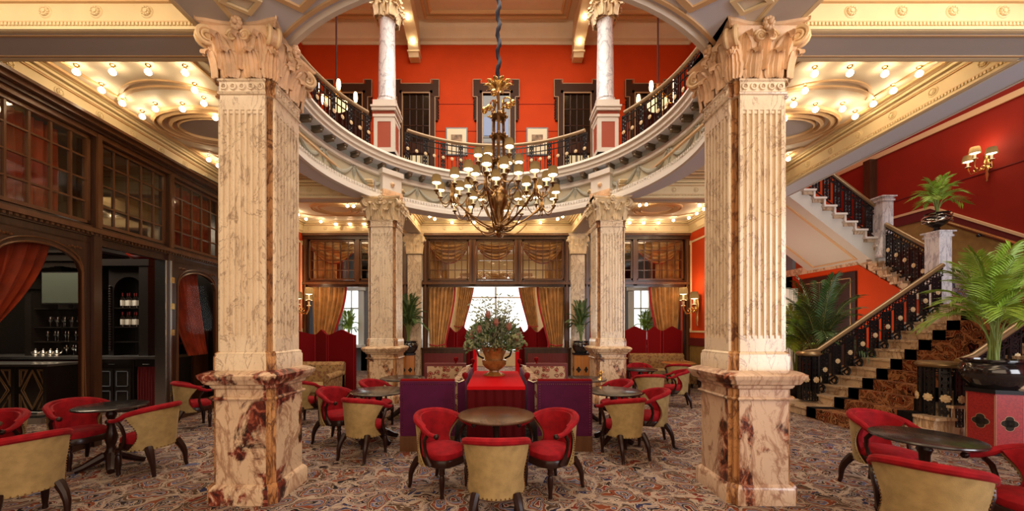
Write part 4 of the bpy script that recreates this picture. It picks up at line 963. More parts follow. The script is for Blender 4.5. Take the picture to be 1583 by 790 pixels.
for px in (176, 229): b = B(); b.tube([(bx_(px-4, 7.2), 7.17, .93), (bx_(px-4, 7.2), 7.15, .93), (bx_(px+4, 7.2), 7.15, .93), (bx_(px+4, 7.2), 7.17, .93)], .006, 6); b.build('handle', 'steel', t, W=True)
b = B(); drape(b, lambda u, v: (bx_(210+38*u, 7.2), 7.24, .88-.86*v), 9, .025); b.build('pleated_curtain', 'bar_crimson', t, W=True)
t = thing('wine_cabinet', 'black arched bar cabinet holding two rows of wine bottles', 'cabinet', (bx_(200, 7.4), 7.6, 1.08))
u0, u1 = bx_(168, 7.4), bx_(236, 7.4); um = bx_(222, 7.4)
b = B(); b.box(u0, u1, 7.85, 7.9, 1.08, 2.9); b.box(u0, u0+.1, 7.4, 7.9, 1.08, 2.9); b.box(um, u1, 7.3, 7.9, 1.08, 2.85); b.box(u0-.05, u1+.03, 7.28, 7.9, 2.85, 2.98)
for x in (u0+.05, um-.04):
    for i in range(26): b.ball((x, 7.38, 1.2+i*.05), .026, 6, 4)
N = 14; cxm = (u0+.1+um)/2; rr_ = (um-u0-.1)/2
b.loft([[(cxm+rr_*cos(a), 7.4, 2.35+rr_*sin(a)), (cxm+rr_*cos(a), 7.45, 2.35+rr_*sin(a)), (cxm+rr_*cos(a), 7.45, 2.86), (cxm+rr_*cos(a), 7.4, 2.86)] for a in [pi*i/N for i in range(N+1)]])
fixn(b.build('carcass', 'wood_bar', t, W=True))
for z in (1.36, 1.655, 2.035): b = B(); b.box(u0+.1, um, 7.42, 7.86, z-.02, z); b.build('shelf', 'wood_bar', t, W=True)
BOT = None
for z, nm, g in ((2.035, 'upper', 'wine bottles on the upper cabinet shelf'), (1.655, 'lower', 'wine bottles on the lower cabinet shelf')):
    for i in range(6):
        x = bx_(190+i*5.4, 7.46)
        if BOT is None:
            BOT = thing('wine_bottle', f'dark white labelled wine bottle, {ORD[i]} from the left on the {nm} cabinet shelf', 'bottle', (x, 7.46, z), 0, g)
            q = B(); q.lathe([(0, 0), (.036, .002), (.037, .18), (.014, .225), (.013, .29), (0, .292)], n=14); q.build('glass_body', 'bottle', BOT)
            q = B(); q.lathe([(.0375, .04), (.0378, .045), (.0378, .145), (.0375, .15)], n=14); q.build('label', 'label', BOT)
            q = B(); q.lathe([(.0145, .235), (.0148, .24), (.0145, .294), (0, .296)], n=10); q.build('foil', 'foil', BOT)
        else: dup(BOT, (x, 7.46+.03*(i % 2), z), 0, f'dark white labelled wine bottle, {ORD[i]} from the left on the {nm} cabinet shelf', g)
GL = None
for z, n_, a, c, nm in ((1.65, 13, 78, 146, 'top'), (1.36, 12, 58, 146, 'middle'), (1.08, 7, 103, 146, 'bottom')):
    for i in range(n_):
        if nm == 'middle' and i in (1,): continue
        x = bx_(a+(c-a)*i/(n_-1), 7.5); lab = f'clear stemmed wine glass, {ORD[i]} from the left on the {nm} bar shelf'; g = f'glasses on the {nm} bar shelf'
        if GL is None:
            q = B(); q.lathe([(.034, 0), (.03, .004), (.005, .01), (.004, .09), (.03, .115), (.038, .15), (.032, .205), (.029, .205), (.035, .15), (.026, .118), (0, .10)], n=12)
            GL = q.build('wine_glass', 'wineglass'); GL.location = (x, 7.5, z); tag(GL, lab, 'glass', g)
        else: dup(GL, (x, 7.5+.04*(i % 2), z), None, lab, g)
TP = None
for i, px in enumerate((60, 72, 83, 93)):
    if TP is None:
        TP = thing('teapot', 'small silver teapot, first from the left on the bar counter', 'teapot', (bx_(px, 7.4), 7.35, 1.08), 0, 'silver teapots on the bar counter')
        q = B(); q.lathe([(.03, 0), (.055, .03), (.06, .06), (.04, .095), (.02, .10), (0, .10)], n=14); q.tube([(.05, 0, .04), (.085, 0, .06), (.10, 0, .10)], [.014, .009, .006], 7); q.build('body', 'silver', TP)
        q = B(); q.tube([(-.05, 0, .08), (-.09, 0, .085), (-.095, 0, .05), (-.055, 0, .03)], .006, 6); q.build('handle', 'silver', TP)
        q = B(); q.lathe([(.036, .097), (.02, .115), (.004, .12), (.012, .13), (0, .142)], n=12); q.build('lid', 'silver', TP)
    else: dup(TP, (bx_(px, 7.4), 7.35, 1.08), None, f'small silver teapot, {ORD[i]} from the left on the bar counter')
t = thing('television', 'flat screen television mounted on the bar shelving', 'television', (bx_(92, 7.3), 7.32, 2.1))
b = B(); ua, ub = bx_(64, 7.3), bx_(124, 7.3); b.box(ua, ub, 7.30, 7.36, 2.10, 2.73); b.cbox((ua+ub)/2, 7.38, 2.06, .2, .08, .1); b.build('casing', 'steel', t, W=True)
b = B(); b.box(ua+.02, ub-.02, 7.292, 7.30, 2.12, 2.71); b.build('screen', 'mirror', t, W=True)
b = B(); b.lathe([(.10, 0), (.2, .04), (.27, .12), (.28, .2), (.25, .23), (.24, .2), (.18, .06), (0, .04)], n=24); o = b.build('glass_bowl', 'redglass'); o.location = (bx_(212, 7.4), 7.55, 2.98); tag(o, 'shiny red glass bowl on top of the wine cabinet', 'bowl')
# bar front with inlaid lattice
t = thing('bar_island', 'dark bar front with pale inlaid diamond lattice and steel foot rail', 'bar', (bx_(20, 6.5), 6.8, 0))
xa, xm, xb = bx_(-70, 6.5), bx_(24, 6.5), bx_(76, 6.5)
b = B(); b.box(xa, xb-.04, 6.5, 7.0, .12, .96); b.box(xm-.03, xm+.03, 6.46, 6.5, .12, .96); b.box(xb-.06, xb, 6.46, 7.0, .12, .96); b.build('body', 'wood_bar', t, W=True)
b = B(); b.box(xa, xb+.06, 6.42, 7.02, .96, 1.0); b.build('top', 'steel', t, W=True)
b = B(); b.tube([(xa, 6.36, .2), (xb, 6.36, .16), (xb+.08, 6.5, .16), (xb+.08, 7.0, .16)], .035, 8); b.box(xa, xb+.1, 6.3, 7.0, 0, .1); b.build('foot_rail', 'steel', t, W=True)
b = B()
for p0, p1 in ((bx_(-34, 6.5), bx_(20, 6.5)), (bx_(28, 6.5), bx_(73, 6.5))):
    zm = .54; pm = (p0+p1)/2; w3 = (p1-p0)
    for g in (0, .03):
        for tri in ([(p0+.03+g, .2+g*.6), (p0+.03+g, zm-.06-g), (p0+.03+w3*.28-g, .2+g*.6)], [(p0+.03+g, .9-g*.6), (p0+.03+g, zm+.06+g), (p0+.03+w3*.28-g, .9-g*.6)],
                    [(p1-.03-g, .2+g*.6), (p1-.03-g, zm-.06-g), (p1-.03-w3*.28+g, .2+g*.6)], [(p1-.03-g, .9-g*.6), (p1-.03-g, zm+.06+g), (p1-.03-w3*.28+g, .9-g*.6)],
                    [(pm, .9-g), (p1-.06-g*1.4, zm), (pm, .2+g), (p0+.06+g*1.4, zm)]):
            for i in range(len(tri)):
                a, c = tri[i], tri[(i+1) % len(tri)]; b.bar((a[0], 6.495, a[1]), (c[0], 6.495, c[1]), .010)
b.build('inlay', 'inlay', t, W=True)
t = thing('side_shelf', 'small dark shelf unit with cups seen through the arched door by the left pillar', 'shelf unit', (-6.9, 8.2, 0))
b = B(); b.box(-7.4, -6.5, 8.0, 8.4, 0, 1.0); b.box(-7.4, -6.5, 8.0, 8.4, 1.28, 1.31); b.box(-7.4, -6.5, 8.0, 8.4, 1.58, 1.61); b.box(-7.4, -7.36, 8.0, 8.4, 1, 1.6); b.box(-6.54, -6.5, 8.0, 8.4, 1, 1.6); b.build('carcass', 'wood_lt', t, W=True)
b = B(); b.lathe([(.03, 0), (.12, .03), (.14, .05), (0, .04)], n=14); o = b.build('plate_stack', 'label'); o.location = (-6.8, 8.15, 1.61); tag(o, 'white dish on top of the small shelf in the bar', 'dish')

# ---------------------------------------------------------------- upper storey windows, pictures
for i, (x, lb) in enumerate(((-2.42, 'left of the chandelier stem'), (0, 'behind the chandelier stem'), (2.45, 'right of the chandelier stem'), (-4.45, 'far left, behind the small chandelier'), (4.6, 'far right, behind the small chandelier'))):
    DN[0] = max(DN[0], 3)+1; t = thing(f'door_{DN[0]}', f'tall dark glazed upper door with eared gold lined surround, {lb}', 'door', (x, 11.3, ZU)); t['kind'] = 'structure'
    b = B(); s = .72; 
    b.box(-.58, -.42, -.08, 0, 0, 3.3, 0); b.box(.42, .58, -.08, 0, 0, 3.3, 0); b.box(-.58, .58, -.08, 0, 3.22, 3.5, 0)
    for e in (-1, 1): b.box(e*.50, e*.70, -.09, 0, 3.1, 3.62, 0); b.box(e*.58, e*.66, -.07, 0, 2.4, 3.1, 0)
    for j in range(7):
        for e in (-1, 1): b.cbox(e*.66, -.04, 2.5+j*.08, .05, .06, .04)
    g = .014
    for e in (-1, 1):
        b.box(e*.69, e*.705, -.10, -.06, 3.1, 3.63, 1); b.box(e*.44, e*.70, -.10, -.06, 3.61, 3.63, 1); b.box(e*.44, e*.455, -.1, -.06, 3.5, 3.62, 1); b.box(e*.58, e*.70, -.10, -.06, 3.09, 3.105, 1)
        b.box(e*.40, e*.425, -.10, -.04, 0, 3.24, 1); b.box(e*.565, e*.585, -.10, -.06, 0, 3.1, 1)
    b.box(-.45, .45, -.10, -.06, 3.49, 3.51, 1); b.box(-.41, .41, -.10, -.06, 3.21, 3.24, 1)
    b.build('door_frame', ['wood_matt', 'inlay'], t)
    q = B(); q.box(-.4, .4, -.03, -.02, 0, 3.22)
    q.build('pane', 'darkglass', t)
    if i == 1:
        q = B(); q.box(-.37, .37, -.05, -.031, 1.95, 2.5, 0); 
        for xx in (-.12, .12): q.box(xx-.012, xx+.012, -.06, -.05, 1.95, 2.5, 1)
        q.build('skylit_pane', ['blueglow', 'wood'], t)
    q = B()
    for xx in (-.2, 0, .2) if i != 1 else (): q.box(xx-.012, xx+.012, -.045, -.03, 1.75, 3.2)
    for zz in (1.75, 2.25, 2.75) if i != 1 else (1.9,): q.box(-.4, .4, -.045, -.03, zz-.015, zz+.015)
    q.box(-.4, .4, -.06, -.03, 1.42, 1.75)
    q.build('glazing_bar', 'wood', t)
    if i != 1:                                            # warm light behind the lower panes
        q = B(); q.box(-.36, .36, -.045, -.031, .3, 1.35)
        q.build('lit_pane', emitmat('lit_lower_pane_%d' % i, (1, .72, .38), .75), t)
        q = B()
        for xx in (-.18, 0, .18): q.box(xx-.012, xx+.012, -.06, -.045, .3, 1.35)
        for zz in (.65, 1.0): q.box(-.36, .36, -.06, -.045, zz-.012, zz+.012)
        q.build('glazing_bar', 'wood', t)
for px, lb in ((706, 'left'), (830.5, 'right')):
    x, y, z = P(px, 219, 11.28); t = thing('framed_picture', f'black framed sepia print with ivory mount on the orange wall, {lb} of the chandelier stem', 'picture', (x, 11.3, z))
    b = B(); b.box(-.33, .33, -.04, 0, -.42, .42); b.build('frame', 'wood_bar', t)
    b = B(); b.box(-.29, .29, -.045, -.04, -.38, .38); b.build('mount', 'ivory', t)
    b = B(); b.box(-.17, .17, -.05, -.045, -.12, .2); b.build('print', 'sepia', t)
# ---------------------------------------------------------------- staircase hall on the right
b = B(); b.box(5.9, 10.8, 11.8, 11.9, 0, ZT, 0)
struct(b.build('wall_stair_back', ['orange'], smooth=False))
b = B(); b.box(10.8, 10.95, -3, 11.9, 0, ZT, 0)
struct(b.build('wall_right', ['redwall'], smooth=False))
b = B(); b.box(10.76, 10.8, -3, 11.8, 6.42, 6.55, 0); b.box(10.785, 10.8, -3, 11.8, 5.05, 5.065, 1); b.box(10.785, 10.8, 7.52, 7.535, 3, 6.4, 1)
b.box(10.6, 10.8, 10.55, 10.75, 3.4, 6.42, 2)
struct(b.build('trim_90', ['mould', 'maroon', 'wood'], smooth=False))
b = B(); b.box(5.9, 11, 11.8, 11.9, ZT, ZT+.1); b.box(6.1, 11, -3, 11.9, ZT, ZT+.1); struct(b.build('ceiling_stair', 'plaster', smooth=False))
# dark dado with rope moulding following the flights on the side wall
b = B(); prof = [(6.4, 2.72+.05), (7.0, 3.12), (9.2, 4.62), (11.8, 4.62)]
for (ya, za), (yb, zb) in zip(prof, prof[1:]):
    b.loft([[(10.77, ya, 0), (10.77, yb, 0), (10.77, yb, zb-.28), (10.77, ya, za-.28)], [(10.8, ya, 0), (10.8, yb, 0), (10.8, yb, zb-.28), (10.8, ya, za-.28)]], 0)
    b.loft([[(10.75, ya, za-.28), (10.75, yb, zb-.28), (10.75, yb, zb-.04), (10.75, ya, za-.04)], [(10.8, ya, za-.28), (10.8, yb, zb-.28), (10.8, yb, zb-.04), (10.8, ya, za-.04)]], 1)
    b.loft([[(10.73, ya, za-.04), (10.73, yb, zb-.04), (10.73, yb, zb+.02), (10.73, ya, za+.02)], [(10.8, ya, za-.04), (10.8, yb, zb-.04), (10.8, yb, zb+.02), (10.8, ya, za+.02)]], 2)
struct(fixn(b.build('wall_right_dado', ['gold_dado', 'maroon', 'mould'], smooth=False)))
# first flight: climbs to the right, 12 risers
RISE, GO, NX = .175, .258, 12
XS = 5.98
t = thing('marble_staircase', 'wide cream marble staircase climbing to the right behind iron balustrades', 'staircase', (6.0, 6.3, 0))
b = B()
for i in range(NX):
    x = XS+i*GO; z = (i+1)*RISE; nose = .03; skew = -.16 if i == 0 else 0
    y0, y1 = 5.30, 7.55
    b.box(x, x+GO, y0, y1, 0, z-.04, 0)
    b.box(x-nose, x+GO+.03, y0-.04, y1+.04, z-.04, z, 0)
b.box(XS-.25, XS+.05, 5.2, 7.62, 0, RISE-.04, 0); b.box(XS-.28, XS+.25, 5.18, 7.66, RISE-.041, RISE-.001, 0)
b.box(XS+NX*GO, 10.74, 5.25, 7.6, 0, NX*RISE, 0)
b.build('steps', 'stairmarble', t, W=True)
b = B(); pts = []
for i in range(NX):
    x = XS+i*GO-(.28 if i == 0 else .03); z0 = i*RISE; z1 = (i+1)*RISE
    pts += [(x-.012, z0+.0), (x-.012, z1+.012)]
pts.append((XS+NX*GO+.0, NX*RISE+.012)); pts.append((10.7, NX*RISE+.012))
def runner(b, ya, yb, mi, up=0, sub=6):
    for (xa, za), (xc, zc) in zip(pts, pts[1:]):
        b.loft([[(xa, ya, za+up), (xc, ya, zc+up), (xc, yb, zc+up), (xa, yb, za+up)], [(xa+.02, ya, za-.02+up), (xc+.02, ya, zc-.02+up), (xc+.02, yb, zc-.02+up), (xa+.02, yb, za-.02+up)]], mi)
runner(b, 5.75, 6.82, 0, .002); runner(b, 6.62, 6.82, 1, .006); runner(b, 5.55, 5.75, 1, .006)
fixn(b.build('stair_carpet', ['runner', 'runner_edge'], t, W=True, smooth=False))
for i in range(NX):
    b = B(); x = XS+i*GO+(-.24 if i == 0 else .0); b.tube([(x-.02, 5.5, i*RISE+.02), (x-.02, 6.88, i*RISE+.02)], .008, 6); b.build('stair_rod', 'brass', t, W=True)
# middle flight: climbs away from the camera, 7 risers, x 9..10.8
R2, G2 = .1857, .22; Y2 = 7.72; X2 = 8.98
b = B()
for i in range(7):
    y = Y2+i*G2; z = 2.1+(i+1)*R2
    b.box(X2+.05, 10.74, y, y+G2+.03, 2.0+i*R2-.1, z-.04); b.box(X2-.10, 10.74, y-.03, y+G2+.02, z-.045, z)
b.box(X2+.0, 10.74, Y2+7*G2, 11.78, 3.2, 3.4)
b.build('upper_steps', 'stairmarble', t, W=True)
b = B()
for i in range(7):
    y = Y2+i*G2; z = 2.1+(i+1)*R2
    b.box(9.45, 10.55, y-.035, y+G2, z-.002, z+.012); b.box(9.45, 10.55, y-.04, y-.03, z-R2, z)
b.box(9.45, 10.55, Y2+7*G2, 11.6, 3.4, 3.415)
b.build('upper_carpet', 'carpet', t, W=True)
b = B(); b.box(9.05, 10.72, 5.3, 7.55, 2.1, 2.115); b.build('landing_carpet', 'carpet', t, W=True)
# third flight: climbs to the left at the back, white marble treads and panelled soffit
R3, G3 = .190, .246; XA = 9.30; YA, YZ = 8.9, 10.73
b = B()
for i in range(11):
    x1 = XA-i*G3; z = 3.42+(i+1)*R3
    b.box(x1-G3-.03, x1+.035, YA-.07, YZ, z-.045, z, 0); b.box(x1-G3, x1-G3+.05, YA-.02, YZ, z-.0, z+R3-.045, 0); b.box(x1-G3, x1, YA, YZ, z-.12, z-.045, 1)
b.build('marble_treads', ['stepwhite', 'stairmarble'], t, W=True)
b = B(); xe = XA-11*G3; sl = -R3/G3
def sz(x): return 3.16+(x-9.13)*sl
poly = [(9.13, 3.16), (9.35, 3.2), (9.35, 3.45), (XA, 3.52), (xe, 3.42+11*R3-.04), (xe-.3, 3.42+11*R3), (xe-.3, sz(xe-.3))]
b.loft([[(x, y, z) for x, z in poly] for y in (YA+.02, YZ)], 0)
def sf(x, y, off): return (x, y, sz(x)-off)
for (xa, ya), (xb, yb) in (((8.9, YA+.3), (6.9, YA+.3)), ((8.9, YZ-.3), (6.9, YZ-.3)), ((8.9, YA+.3), (8.9, YZ-.3)), ((6.9, YA+.3), (6.9, YZ-.3))):
    b.bar(sf(xa, ya, .01), sf(xb, yb, .01), .06, .03, 1)
fixn(b.build('panelled_soffit', ['stairsoffit', 'mould'], t, W=True))
b = B(); b.box(6.75, xe+.1, 8.9, 11.78, 3.42+11*R3-.2, 3.42+11*R3); b.box(6.1, 6.9, 2, 8.9, ZU-.3, ZU); b.build('upper_landing', 'stepwhite', t, W=True)
b = B(); b.loft([[(x, 7.62, 0), (x, 7.62, 2.0), (x, 9.26, 3.2), (x, 11.78, 3.2), (x, 11.78, 0)] for x in (9.0, 9.03)]); struct(fixn(b.build('wall_under_stair', 'orange', smooth=False)))
# marble newel posts
def newel(x, y, z0, h, label, w_=.15):
    t = thing('marble_newel', label, 'newel post', (x, y, z0))
    b = B(); b.box(-w_*.85, w_*.85, -w_*.85, w_*.85, 0, h-.12, 0); b.build('post', ['whitemarble', 'stairmarble'], t)
    for f in (0,):
        pass
    b = B(); b.box(-w_, w_, -w_, w_, h-.12, h-.08); b.box(-w_*.9, w_*.9, -w_*.9, w_*.9, h-.08, h-.03); b.box(-w_*1.15, w_*1.15, -w_*1.15, w_*1.15, h-.03, h); b.build('cap', 'whitemarble', t)
    return t
newel(8.98, 7.56, 2.1, 1.48, 'white marble newel post on the first landing carrying the glass bowl plant')
newel(9.20, 8.86, 3.3, 1.44, 'white marble newel post at the turn of the upper stair flight')

# ---------------------------------------------------------------- iron balustrades
def bal_plain(h, name='baluster'):
    b = B(); b.box(-.009, .009, -.009, .009, 0, h); b.cbox(0, 0, h*.5, .03, .03, .05); return b
def bal_orn(h):
    b = B()
    for x in (-.05, .05): b.box(x-.010, x+.010, -.012, .012, 0, h)
    b.box(-.02, .02, -.006, .006, 0, h)
    for z in (.12, .24, .36, .64, .76, .88):
        b.ring((0, 0, h*z), .034, .010, 'y', 10, 5); b.ball((0, 0, h*z), .014, 6, 4)
    for e in (-1, 1): b.ring((e*.03, 0, h*.95), .02, .007, 'y', 8, 4)
    for z in (.06, .46, .54, .94): b.cbox(0, 0, h*z, .11, .03, .02)
    return b
def rosette_mesh():
    b = B(); n = 8
    b.lathe([(.012, .0), (.03, .0), (.02, .022), (0, .026)], n=12)
    for i in range(n):
        a = 2*pi*i/n; b.ball((.032*cos(a), .032*sin(a), .008), .014, 6, 4, sz=.6)
    b.v = [(x, -z, y) for x, y, z in b.v]; return b
def mesh_of(b, name, mats):
    o = b.build(name, mats); me = o.data; bpy.data.objects.remove(o); return me
def child(name, me, parent, loc=(0, 0, 0), rz=0, sc=(1, 1, 1)):
    o = bpy.data.objects.new(name, me); COL.objects.link(o); o.parent = parent; o.location = loc; o.rotation_euler = (0, 0, rz); o.scale = sc; return o
HB = .74
ME_P = mesh_of(bal_plain(HB), 'baluster', ['iron']); ME_O = mesh_of(bal_orn(HB), 'baluster', ['iron']); ME_R = mesh_of(rosette_mesh(), 'rosette', ['rosette'])
# ring balcony balustrades
RB_ = 3.40
for a0, a1, lb in ((51.5, 128.5, 'at the back, behind the chandelier'), (145.5, 214.5, 'on the left of the balcony'), (-34.5, 34.5, 'on the right of the balcony'), (231.5, 308.5, 'on the near side over the front pillars')):
    am = R((a0+a1)/2); base = (RC[0]+RB_*cos(am), RC[1]+RB_*sin(am), 5.5)
    t = thing('iron_balustrade', f'curved black iron balustrade with cream rosettes {lb}', 'balustrade', base)
    b = B(); A0, A1 = R(a0), R(a1); n = 40
    pp = [(RC[0]+RB_*cos(A0+(A1-A0)*i/n), RC[1]+RB_*sin(A0+(A1-A0)*i/n), 6.34) for i in range(n+1)]
    b.tube(pp, .04, 10); b.build('handrail', 'rail_dark', t, W=True)
    b = B(); 
    for z, h in ((6.24, .012), (5.58, .012), (6.10, .008)): b.arc([(RB_-.012, z-h), (RB_+.012, z-h), (RB_+.012, z+h), (RB_-.012, z+h)], RC, A0, A1, n)
    fixn(b.build('rail_bars', 'iron', t, W=True))
    N = int((A1-A0)*RB_/.112)
    for i in range(N+1):
        a = A0+(A1-A0)*i/N; loc = (RC[0]+RB_*cos(a)-base[0], RC[1]+RB_*sin(a)-base[1], .04)
        o = child('baluster', ME_O if i % 4 == 0 else ME_P, t, loc, a+pi/2)
        if i % 2 == 0: child('rosette', ME_R, o, (0, .022, HB*.48), pi) if True else None
def flight(label, p0, p1, h, hb, n, scroll=True, rail='railwood', extra0=None, extra1=None, side=-1):
    """balustrade between two foot points (on the slope line)"""
    p0 = Vector(p0); p1 = Vector(p1); t = thing('iron_balustrade', label, 'balustrade', tuple(p0))
    d = p1-p0; ang = atan2(d.y, d.x); 
    b = B(); path = ([Vector(extra0)] if extra0 else [])+[p0+Vector((0, 0, h)), p1+Vector((0, 0, h))]+([Vector(extra1)] if extra1 else [])
    b.tube(path, .045, 10); b.build('handrail', rail, t, W=True)
    b = B()
    for z in (h-.07, h-.2, .10): b.bar(p0+Vector((0, 0, z)), p1+Vector((0, 0, z)), .025, .02)
    m = int(d.length/.075)
    for i in range(m): q = p0+d*((i+.5)/m); b.ring((q.x, q.y, q.z+h-.135), .034, .009, 'y' if abs(d.x) > abs(d.y) else 'x', 10, 5)
    b.build('rail_bars', 'iron', t, W=True)
    me = mesh_of(bal_orn(hb), 'baluster', ['iron'])
    for i in range(n):
        q = d*((i+.5)/n); o = child('baluster', me, t, (q.x, q.y, q.z+.10), ang, (1.5, 1, 1))
        child('rosette', ME_R, o, (0, side*.02, hb*.5), 0 if side < 0 else pi, (.75, 1, 1.15))
    if scroll:
        for i in range(n):
            q = d*((i+.0)/n); b = B(); ax = 'y' if abs(d.x) > abs(d.y) else 'x'
            b.ring((0, 0, 0), .088, .017, ax, 16, 6); b.ring((.02, 0, -.01), .045, .013, ax, 12, 5)
            b.build('scroll', 'iron', t, loc=(q.x, q.y+(side*.06 if ax == 'y' else 0)-(.08 if ax == 'x' else 0)*0, q.z+.115))
    return t
# first flight, far and near sides
flight('long black iron balustrade with brass rail on the far side of the stairs', (6.38, 7.38, .32), (8.86, 7.38, 2.02), .86, .60, 10, extra0=(6.12, 7.38, 1.15))
flight('black iron balustrade on the near side of the stairs, behind the big palm', (6.95, 5.42, .42), (8.9, 5.42, 1.76), .80, .56, 8, extra0=(6.72, 5.42, 1.14))
flight('black iron balustrade beside the middle stair flight between the two marble newels', (8.99, 7.72, 2.28), (9.16, 8.75, 3.05), 1.02, .74, 5, side=1)
flight('black iron balustrade of the upper stair flight climbing left under the beam', (9.08, 8.94, 3.72), (6.8, 8.94, 5.48), .84, .66, 9, scroll=False, side=-1)
# newel cages at the foot
def cage(x, y, z, r, h, label, n=10):
    t = thing('iron_newel', label, 'newel', (x, y, z))
    b = B(); b.lathe([(0, h-.05), (r+.02, h-.05), (r+.05, h-.02), (r+.05, h), (r+.02, h+.03), (0, h+.03)], n=28); b.build('cap', 'railwood', t)
    b = B()
    for zz in (.04, .12, h-.14, h-.07): b.ring((0, 0, zz), r, .012, 'z', 28, 5)
    m = 18
    for i in range(m): a = 2*pi*i/m; b.M = Matrix.Rotation(a, 4, 'Z'); b.ring((r, 0, h-.105), .026, .007, 'x', 8, 4)
    b.M = None; b.build('rail_bars', 'iron', t)
    hh = h-.10; me = mesh_of(bal_orn(hh), 'baluster', ['iron'])
    for i in range(n):
        a = 2*pi*i/n-pi/2; o = child('baluster', me, t, (r*cos(a), r*sin(a), .04), a+pi/2)
        child('rosette', ME_R, o, (0, -.025, hh*.48), 0, (1.35, 1, 1.35))
    return t
cage(6.18, 7.36, .175, .15, .96, 'black iron cage newel with brass cap at the far side foot of the stairs', 7)
cage(6.60, 5.52, .175, .215, .93, 'round black iron cage newel with brass cap at the near side foot of the stairs', 9)
t = thing('wall_handrail', 'brass handrail fixed to the stair wall dado', 'handrail', (10.66, 8, 3.4))
b = B(); b.tube([(10.64, 6.95, 2.92), (10.64, 9.0, 4.28), (10.64, 9.3, 4.32)], .03, 8); b.build('rail', 'brass', t, W=True)
for y, z in ((7.1, 2.98), (8.2, 3.72), (9.1, 4.28)): b = B(); b.tube([(10.64, y, z), (10.66, y, z-.06), (10.78, y, z-.06)], .014, 6); b.ball((10.64, y, z-.05), .04, 8, 6); b.build('bracket', 'iron', t, W=True)
# under-stair door and pale hanging
DN[0] += 1
t = thing(f'door_{DN[0]}', 'dark panelled double door in the orange wall under the stairs', 'door', (9.0, 10.1, 0)); t['kind'] = 'structure'
UW = lambda u, o, z: (9.0-o, u, z)
b = B(UW); b.box(9.27, 10.94, .0, .05, 0, 3.05, 0)
for x0, x1 in ((9.38, 10.05), (10.16, 10.83)):
    for z0, z1 in ((.2, 1.3), (1.45, 2.9)):
        for c in ((x0, x1, z0, z0+.02), (x0, x1, z1-.02, z1), (x0, x0+.02, z0, z1), (x1-.02, x1, z0, z1)): b.box(c[0], c[1], .05, .06, c[2], c[3], 1)
b.build('door_leaf', ['wood_bar', 'inlay'], t, W=True)
b = B(); drape(b, lambda u, v: (8.25+.32*u, 10.6, 2.75-2.7*v), 5, .04); tag(b.build('curtain', 'chalk'), 'pale grey pleated curtain hanging right behind the right front pillar', 'curtain')
# ---------------------------------------------------------------- tub chairs
def shell_pt(u, v, off, zb=.33):
    lim = R(88)*(1-.28*sin(pi*min(1, max(0, v))**.85)**1.2)
    a = (2*u-1)*lim; zt = .795-.075*abs(2*u-1)**2.2; z = zb+(zt-zb)*v
    rx = (.243+.040*v**1.3)+off; ry = (.248+.032*v**1.2)+off
    return (rx*sin(a), -ry*cos(a)+.02, z)
def make_chair():
    t = thing('tub_chair', 'x', 'chair')
    b = B(); pts = []
    for i in range(28):
        a = 2*pi*i/28; c, s_ = cos(a), sin(a); ex = .72 if s_ > 0 else .98; pts.append((.222*abs(c)**ex*(1 if c > 0 else -1), .232*abs(s_)**ex*(1 if s_ > 0 else -1)+.02))
    sq = lambda k, dz: [(x*k, (y-.02)*k+.02, dz) for x, y in pts]
    b.loft([sq(.98, .375), sq(1.02, .40), sq(1.0, .435), sq(.88, .462), sq(.5, .475), sq(.05, .478)]); b.build('seat', 'velvet', t)
    b = B(); b.loft([sq(1.0, .30), sq(1.04, .31), sq(1.04, .365), sq(1.01, .378)]); b.build('seat_frame', 'legwood', t)
    b = B(); b.grid(lambda u, v: shell_pt(u, v, -.022, .36), 24, 10, th=.03); fixn(b.build('backrest', 'velvet', t))
    b = B(); b.grid(lambda u, v: shell_pt(u, v, .012, .30), 24, 10, th=.016); fixn(b.build('back_panel', 'tan', t))
    # padded roll along the top running into the arms
    b = B(); top = [Vector(shell_pt(u/20, 1, 0)) for u in range(21)]
    L = [Vector((-.285, .20, .655)), Vector((-.292, .12, .662)), Vector((-.290, .05, .69))]
    path = L+top+[Vector((-p.x, p.y, p.z)) for p in reversed(L)]
    rr = [.020, .024, .030]+[.030+.004*sin(pi*i/20) for i in range(21)]+[.030, .024, .020]
    b.tube(path, rr, 9); b.build('padded_rim', 'velvet', t)
    for e in (-1, 1):
        b = B(); b.ball((e*.284, .215, .652), .028, 10, 7); b.ring((e*.284, .225, .652), .018, .009, 'y', 10, 5)
        b.tube([(e*.288, .09, .645), (e*.284, .045, .59), (e*.266, .03, .50), (e*.256, .05, .41), (e*.247, .10, .33)], [.020, .020, .017, .020, .024], 7)
        b.build('arm_support', 'legwood', t)
    for e in (-1, 1):
        b = B(); b.lathe([(.017, 0), (.024, .01), (.019, .04), (.027, .12), (.031, .2), (.020, .235), (.034, .25), (.028, .28), (.036, .31)], (e*.19, .20, 0), 10); b.build('leg', 'legwood', t)
        b = B(); b.tube([(e*.205, -.285, .005), (e*.200, -.272, .05), (e*.202, -.268, .10), (e*.203, -.258, .16), (e*.196, -.232, .23), (e*.18, -.19, .30), (e*.17, -.17, .33)], [.019, .021, .024, .029, .035, .040, .040], 8); b.build('leg', 'legwood', t)
    b = B()
    for i in range(27):
        p_ = shell_pt(i/26, .965, .014, .30); b.ball(p_, .0078, 5, 4)
    for e in (0, 1):
        for j in range(1, 17): b.ball(shell_pt(e, j/17, .013, .30), .0078, 5, 4)
    for i in range(1, 20): b.ball(shell_pt(i/20, .02, .013, .30), .0078, 5, 4)
    tag(b.build('nail_trim', 'oldbrass', t), kind='stuff')
    t.scale = (.94,)*3
    return t
